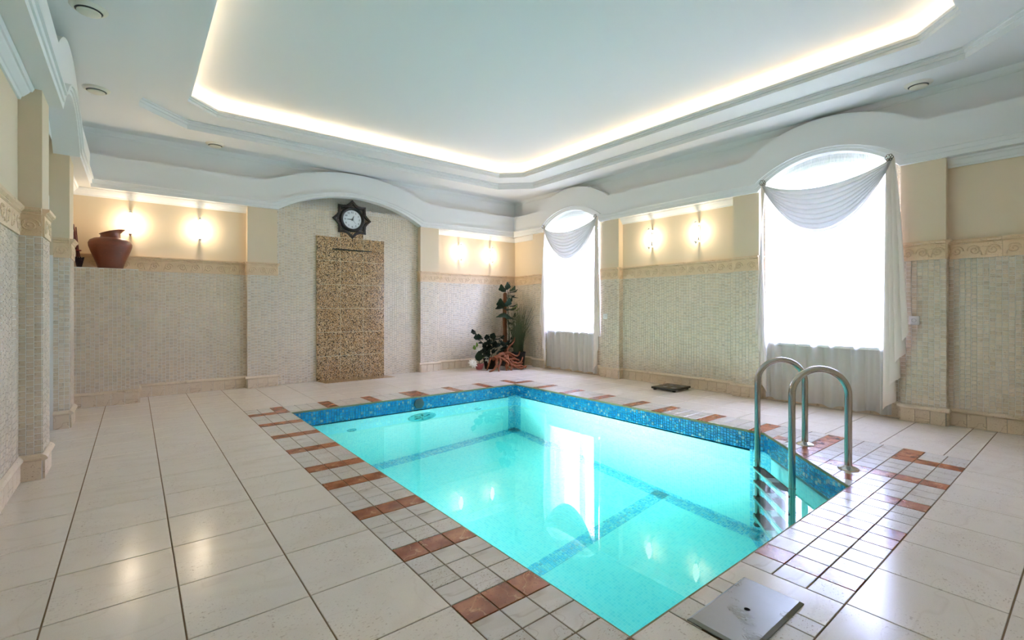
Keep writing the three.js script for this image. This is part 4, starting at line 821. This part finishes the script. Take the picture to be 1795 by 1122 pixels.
{
  // driftwood root
  const d = top('driftwood_root', 'twisted orange brown driftwood root in front of the plants', 'driftwood', { at: [5.22, 0.0, -6.80] });
  const list = [], K = (i, j) => 1 + 0.14 * Math.sin(i * 1.7 + j * 2.3) + 0.08 * Math.sin(j * 5 + i), Q = (p, a, b) => list.push(taperTube(p, a, b, 18, 9, K));
  Q([[-0.18, 0.2, 0], [-0.06, 0.27, 0.02], [0.06, 0.26, 0], [0.16, 0.22, 0.05], [0.25, 0.16, 0.05], [0.34, 0.15, 0.02]], 0.05, 0.02);
  Q([[-0.1, 0.24, 0.02], [-0.2, 0.15, 0.06], [-0.24, 0.1, 0.12], [-0.33, 0.03, 0.14], [-0.42, 0.014, 0.16]], 0.034, 0.012);
  Q([[-0.12, 0.23, 0.04], [-0.15, 0.14, 0.12], [-0.22, 0.07, 0.15], [-0.25, 0.012, 0.2]], 0.03, 0.012); Q([[0, 0.25, 0.02], [0.02, 0.16, 0.1], [-0.05, 0.09, 0.15], [-0.08, 0.016, 0.2]], 0.034, 0.014);
  Q([[0.06, 0.25, 0.04], [0.02, 0.17, 0.12], [0.07, 0.1, 0.14], [0.03, 0.016, 0.2]], 0.03, 0.012); Q([[0.02, 0.2, 0.05], [0.12, 0.13, 0.12], [0.22, 0.1, 0.15], [0.3, 0.13, 0.14], [0.37, 0.2, 0.1]], 0.036, 0.014);
  Q([[0.04, 0.12, 0.1], [0.12, 0.06, 0.17], [0.22, 0.07, 0.2], [0.34, 0.03, 0.22]], 0.036, 0.018); Q([[0.1, 0.08, 0.15], [0.2, 0.12, 0.1], [0.3, 0.07, 0.1], [0.4, 0.1, 0.06]], 0.026, 0.012);
  Q([[0.16, 0.05, 0.2], [0.24, 0.025, 0.24], [0.3, 0.06, 0.25], [0.36, 0.05, 0.22]], 0.024, 0.012); Q([[-0.04, 0.27, 0.02], [0.1, 0.3, 0.04], [0.2, 0.24, 0.08], [0.3, 0.24, 0.06], [0.36, 0.3, 0.03]], 0.026, 0.012);
  Q([[0.12, 0.26, 0], [0.13, 0.36, -0.04], [0.19, 0.43, -0.02], [0.26, 0.48, -0.03], [0.29, 0.56, -0.03]], 0.022, 0.011); Q([[-0.2, 0.19, 0], [-0.26, 0.22, -0.03], [-0.3, 0.14, -0.02], [-0.34, 0.012, -0.03]], 0.026, 0.01);
  Q([[-0.08, 0.2, 0.09], [-0.02, 0.13, 0.17], [-0.06, 0.07, 0.2], [-0.02, 0.014, 0.25]], 0.022, 0.01); Q([[-0.16, 0.22, 0.05], [-0.04, 0.2, 0.1], [0.08, 0.18, 0.1], [0.18, 0.19, 0.12], [0.26, 0.15, 0.13]], 0.026, 0.014);
  part(d, 'root', smooth(merge(list), 1.1), M.drift);
}
{
  // dark ivy arrangement behind the root
  const p = top('ivy_plant', 'bushy dark green ivy trailing over the driftwood', 'plant', { at: [5.10, 0, -7.05] });
  part(p, 'pot', smooth(lathe([[0, 0], [0.09, 0], [0.12, 0.17], [0.125, 0.2], [0.11, 0.2], [0, 0.18]], 32)), M.soil);
  const st = [[[0, 0.18, 0], [-0.12, 0.42, 0.03], [-0.28, 0.56, 0.04], [-0.36, 0.66, 0.03]], [[0, 0.18, 0], [0.0, 0.45, 0.02], [0.08, 0.62, 0.02]], [[0, 0.18, 0], [0.12, 0.42, 0.04], [0.24, 0.58, 0.03]], [[0, 0.18, 0], [-0.08, 0.4, 0.06], [-0.06, 0.6, 0.05]], [[0, 0.18, 0], [-0.2, 0.3, 0.1], [-0.3, 0.34, 0.14]], [[0.05, 0.18, 0], [0.25, 0.34, 0.05], [0.36, 0.42, 0.05]]];
  part(p, 'stem', merge(st.map((s) => taperTube(s, 0.007, 0.003, 12, 6))), M.stem);
  const lv = []; for (const s of st) { const c = new THREE.CatmullRomCurve3(s.map((q) => V(...q))); for (let k = 0; k < 17; k++) { const q = c.getPointAt(0.3 + 0.7 * k / 16); lv.push([q.x + rr(-0.05, 0.05), q.y + rr(-0.04, 0.05), q.z + rr(-0.01, 0.07), rr(-1.6, 1.6), rr(0.4, 2.2), rr(0.7, 1.25), rr(-0.5, 0.5)]); } }
  addLeaves(p, leafGeo(0.062, 0.1, 0.2, 1.5), M.ivy, lv);
}
{
  // white artificial flowers in a small pink pot
  const p = top('flower_pot', 'white double flowers in a small pink pot on the floor', 'plant', { at: [4.90, 0, -7.10] });
  part(p, 'pot', smooth(lathe([[0, 0], [0.055, 0], [0.08, 0.06], [0.088, 0.1], [0.078, 0.1], [0, 0.09]], 36)), M.pinkPot, 'small pink bowl pot');
  const fl = [[0.14, 0.19, 0.10], [-0.20, 0.13, 0.10], [0.0, 0.33, 0.03]];
  part(p, 'stem', merge([...fl, [-0.06, 0.28, 0.06]].map(([x, y, z]) => taperTube([[0, 0.08, 0], [x * 0.5, y * 0.8, z * 0.6], [x, y, z]], 0.005, 0.004, 8, 6))), M.stem);
  const pg = leafGeo(0.028, 0.075, -0.4);
  for (const [x, y, z] of fl) {
    const f = new THREE.Group(); f.name = 'flower'; f.position.set(x, y, z); f.rotation.set(0.9, 0.2, 0); p.add(f);
    for (let r = 0; r < 3; r++) for (let k = 0; k < 9; k++) { const m = part(f, 'petal', pg, M.petal); m.rotation.order = 'YXZ'; m.rotation.y = k * 0.698 + r * 0.35; m.rotation.x = 1.35 - r * 0.42; m.scale.setScalar(1.15 - r * 0.2); }
  }
  addLeaves(p, leafGeo(0.085, 0.19, 0.1), M.leaf, [[-0.06, 0.16, 0.07, -0.5, 0.35, 1.0], [0.08, 0.18, -0.02, 0.7, 0.5, 0.9]]);
  addLeaves(p, leafGeo(0.04, 0.1, 0.2), M.limeLeaf, [[0.05, 0.2, 0.03, 0.4, 0.8, 1], [0.1, 0.26, 0, 1, 0.4, 1], [-0.1, 0.36, 0, -0.8, 0.6, 0.9], [-0.05, 0.4, -0.02, 0.2, 0.3, 0.9]]);
}

renderer.render(scene, camera);
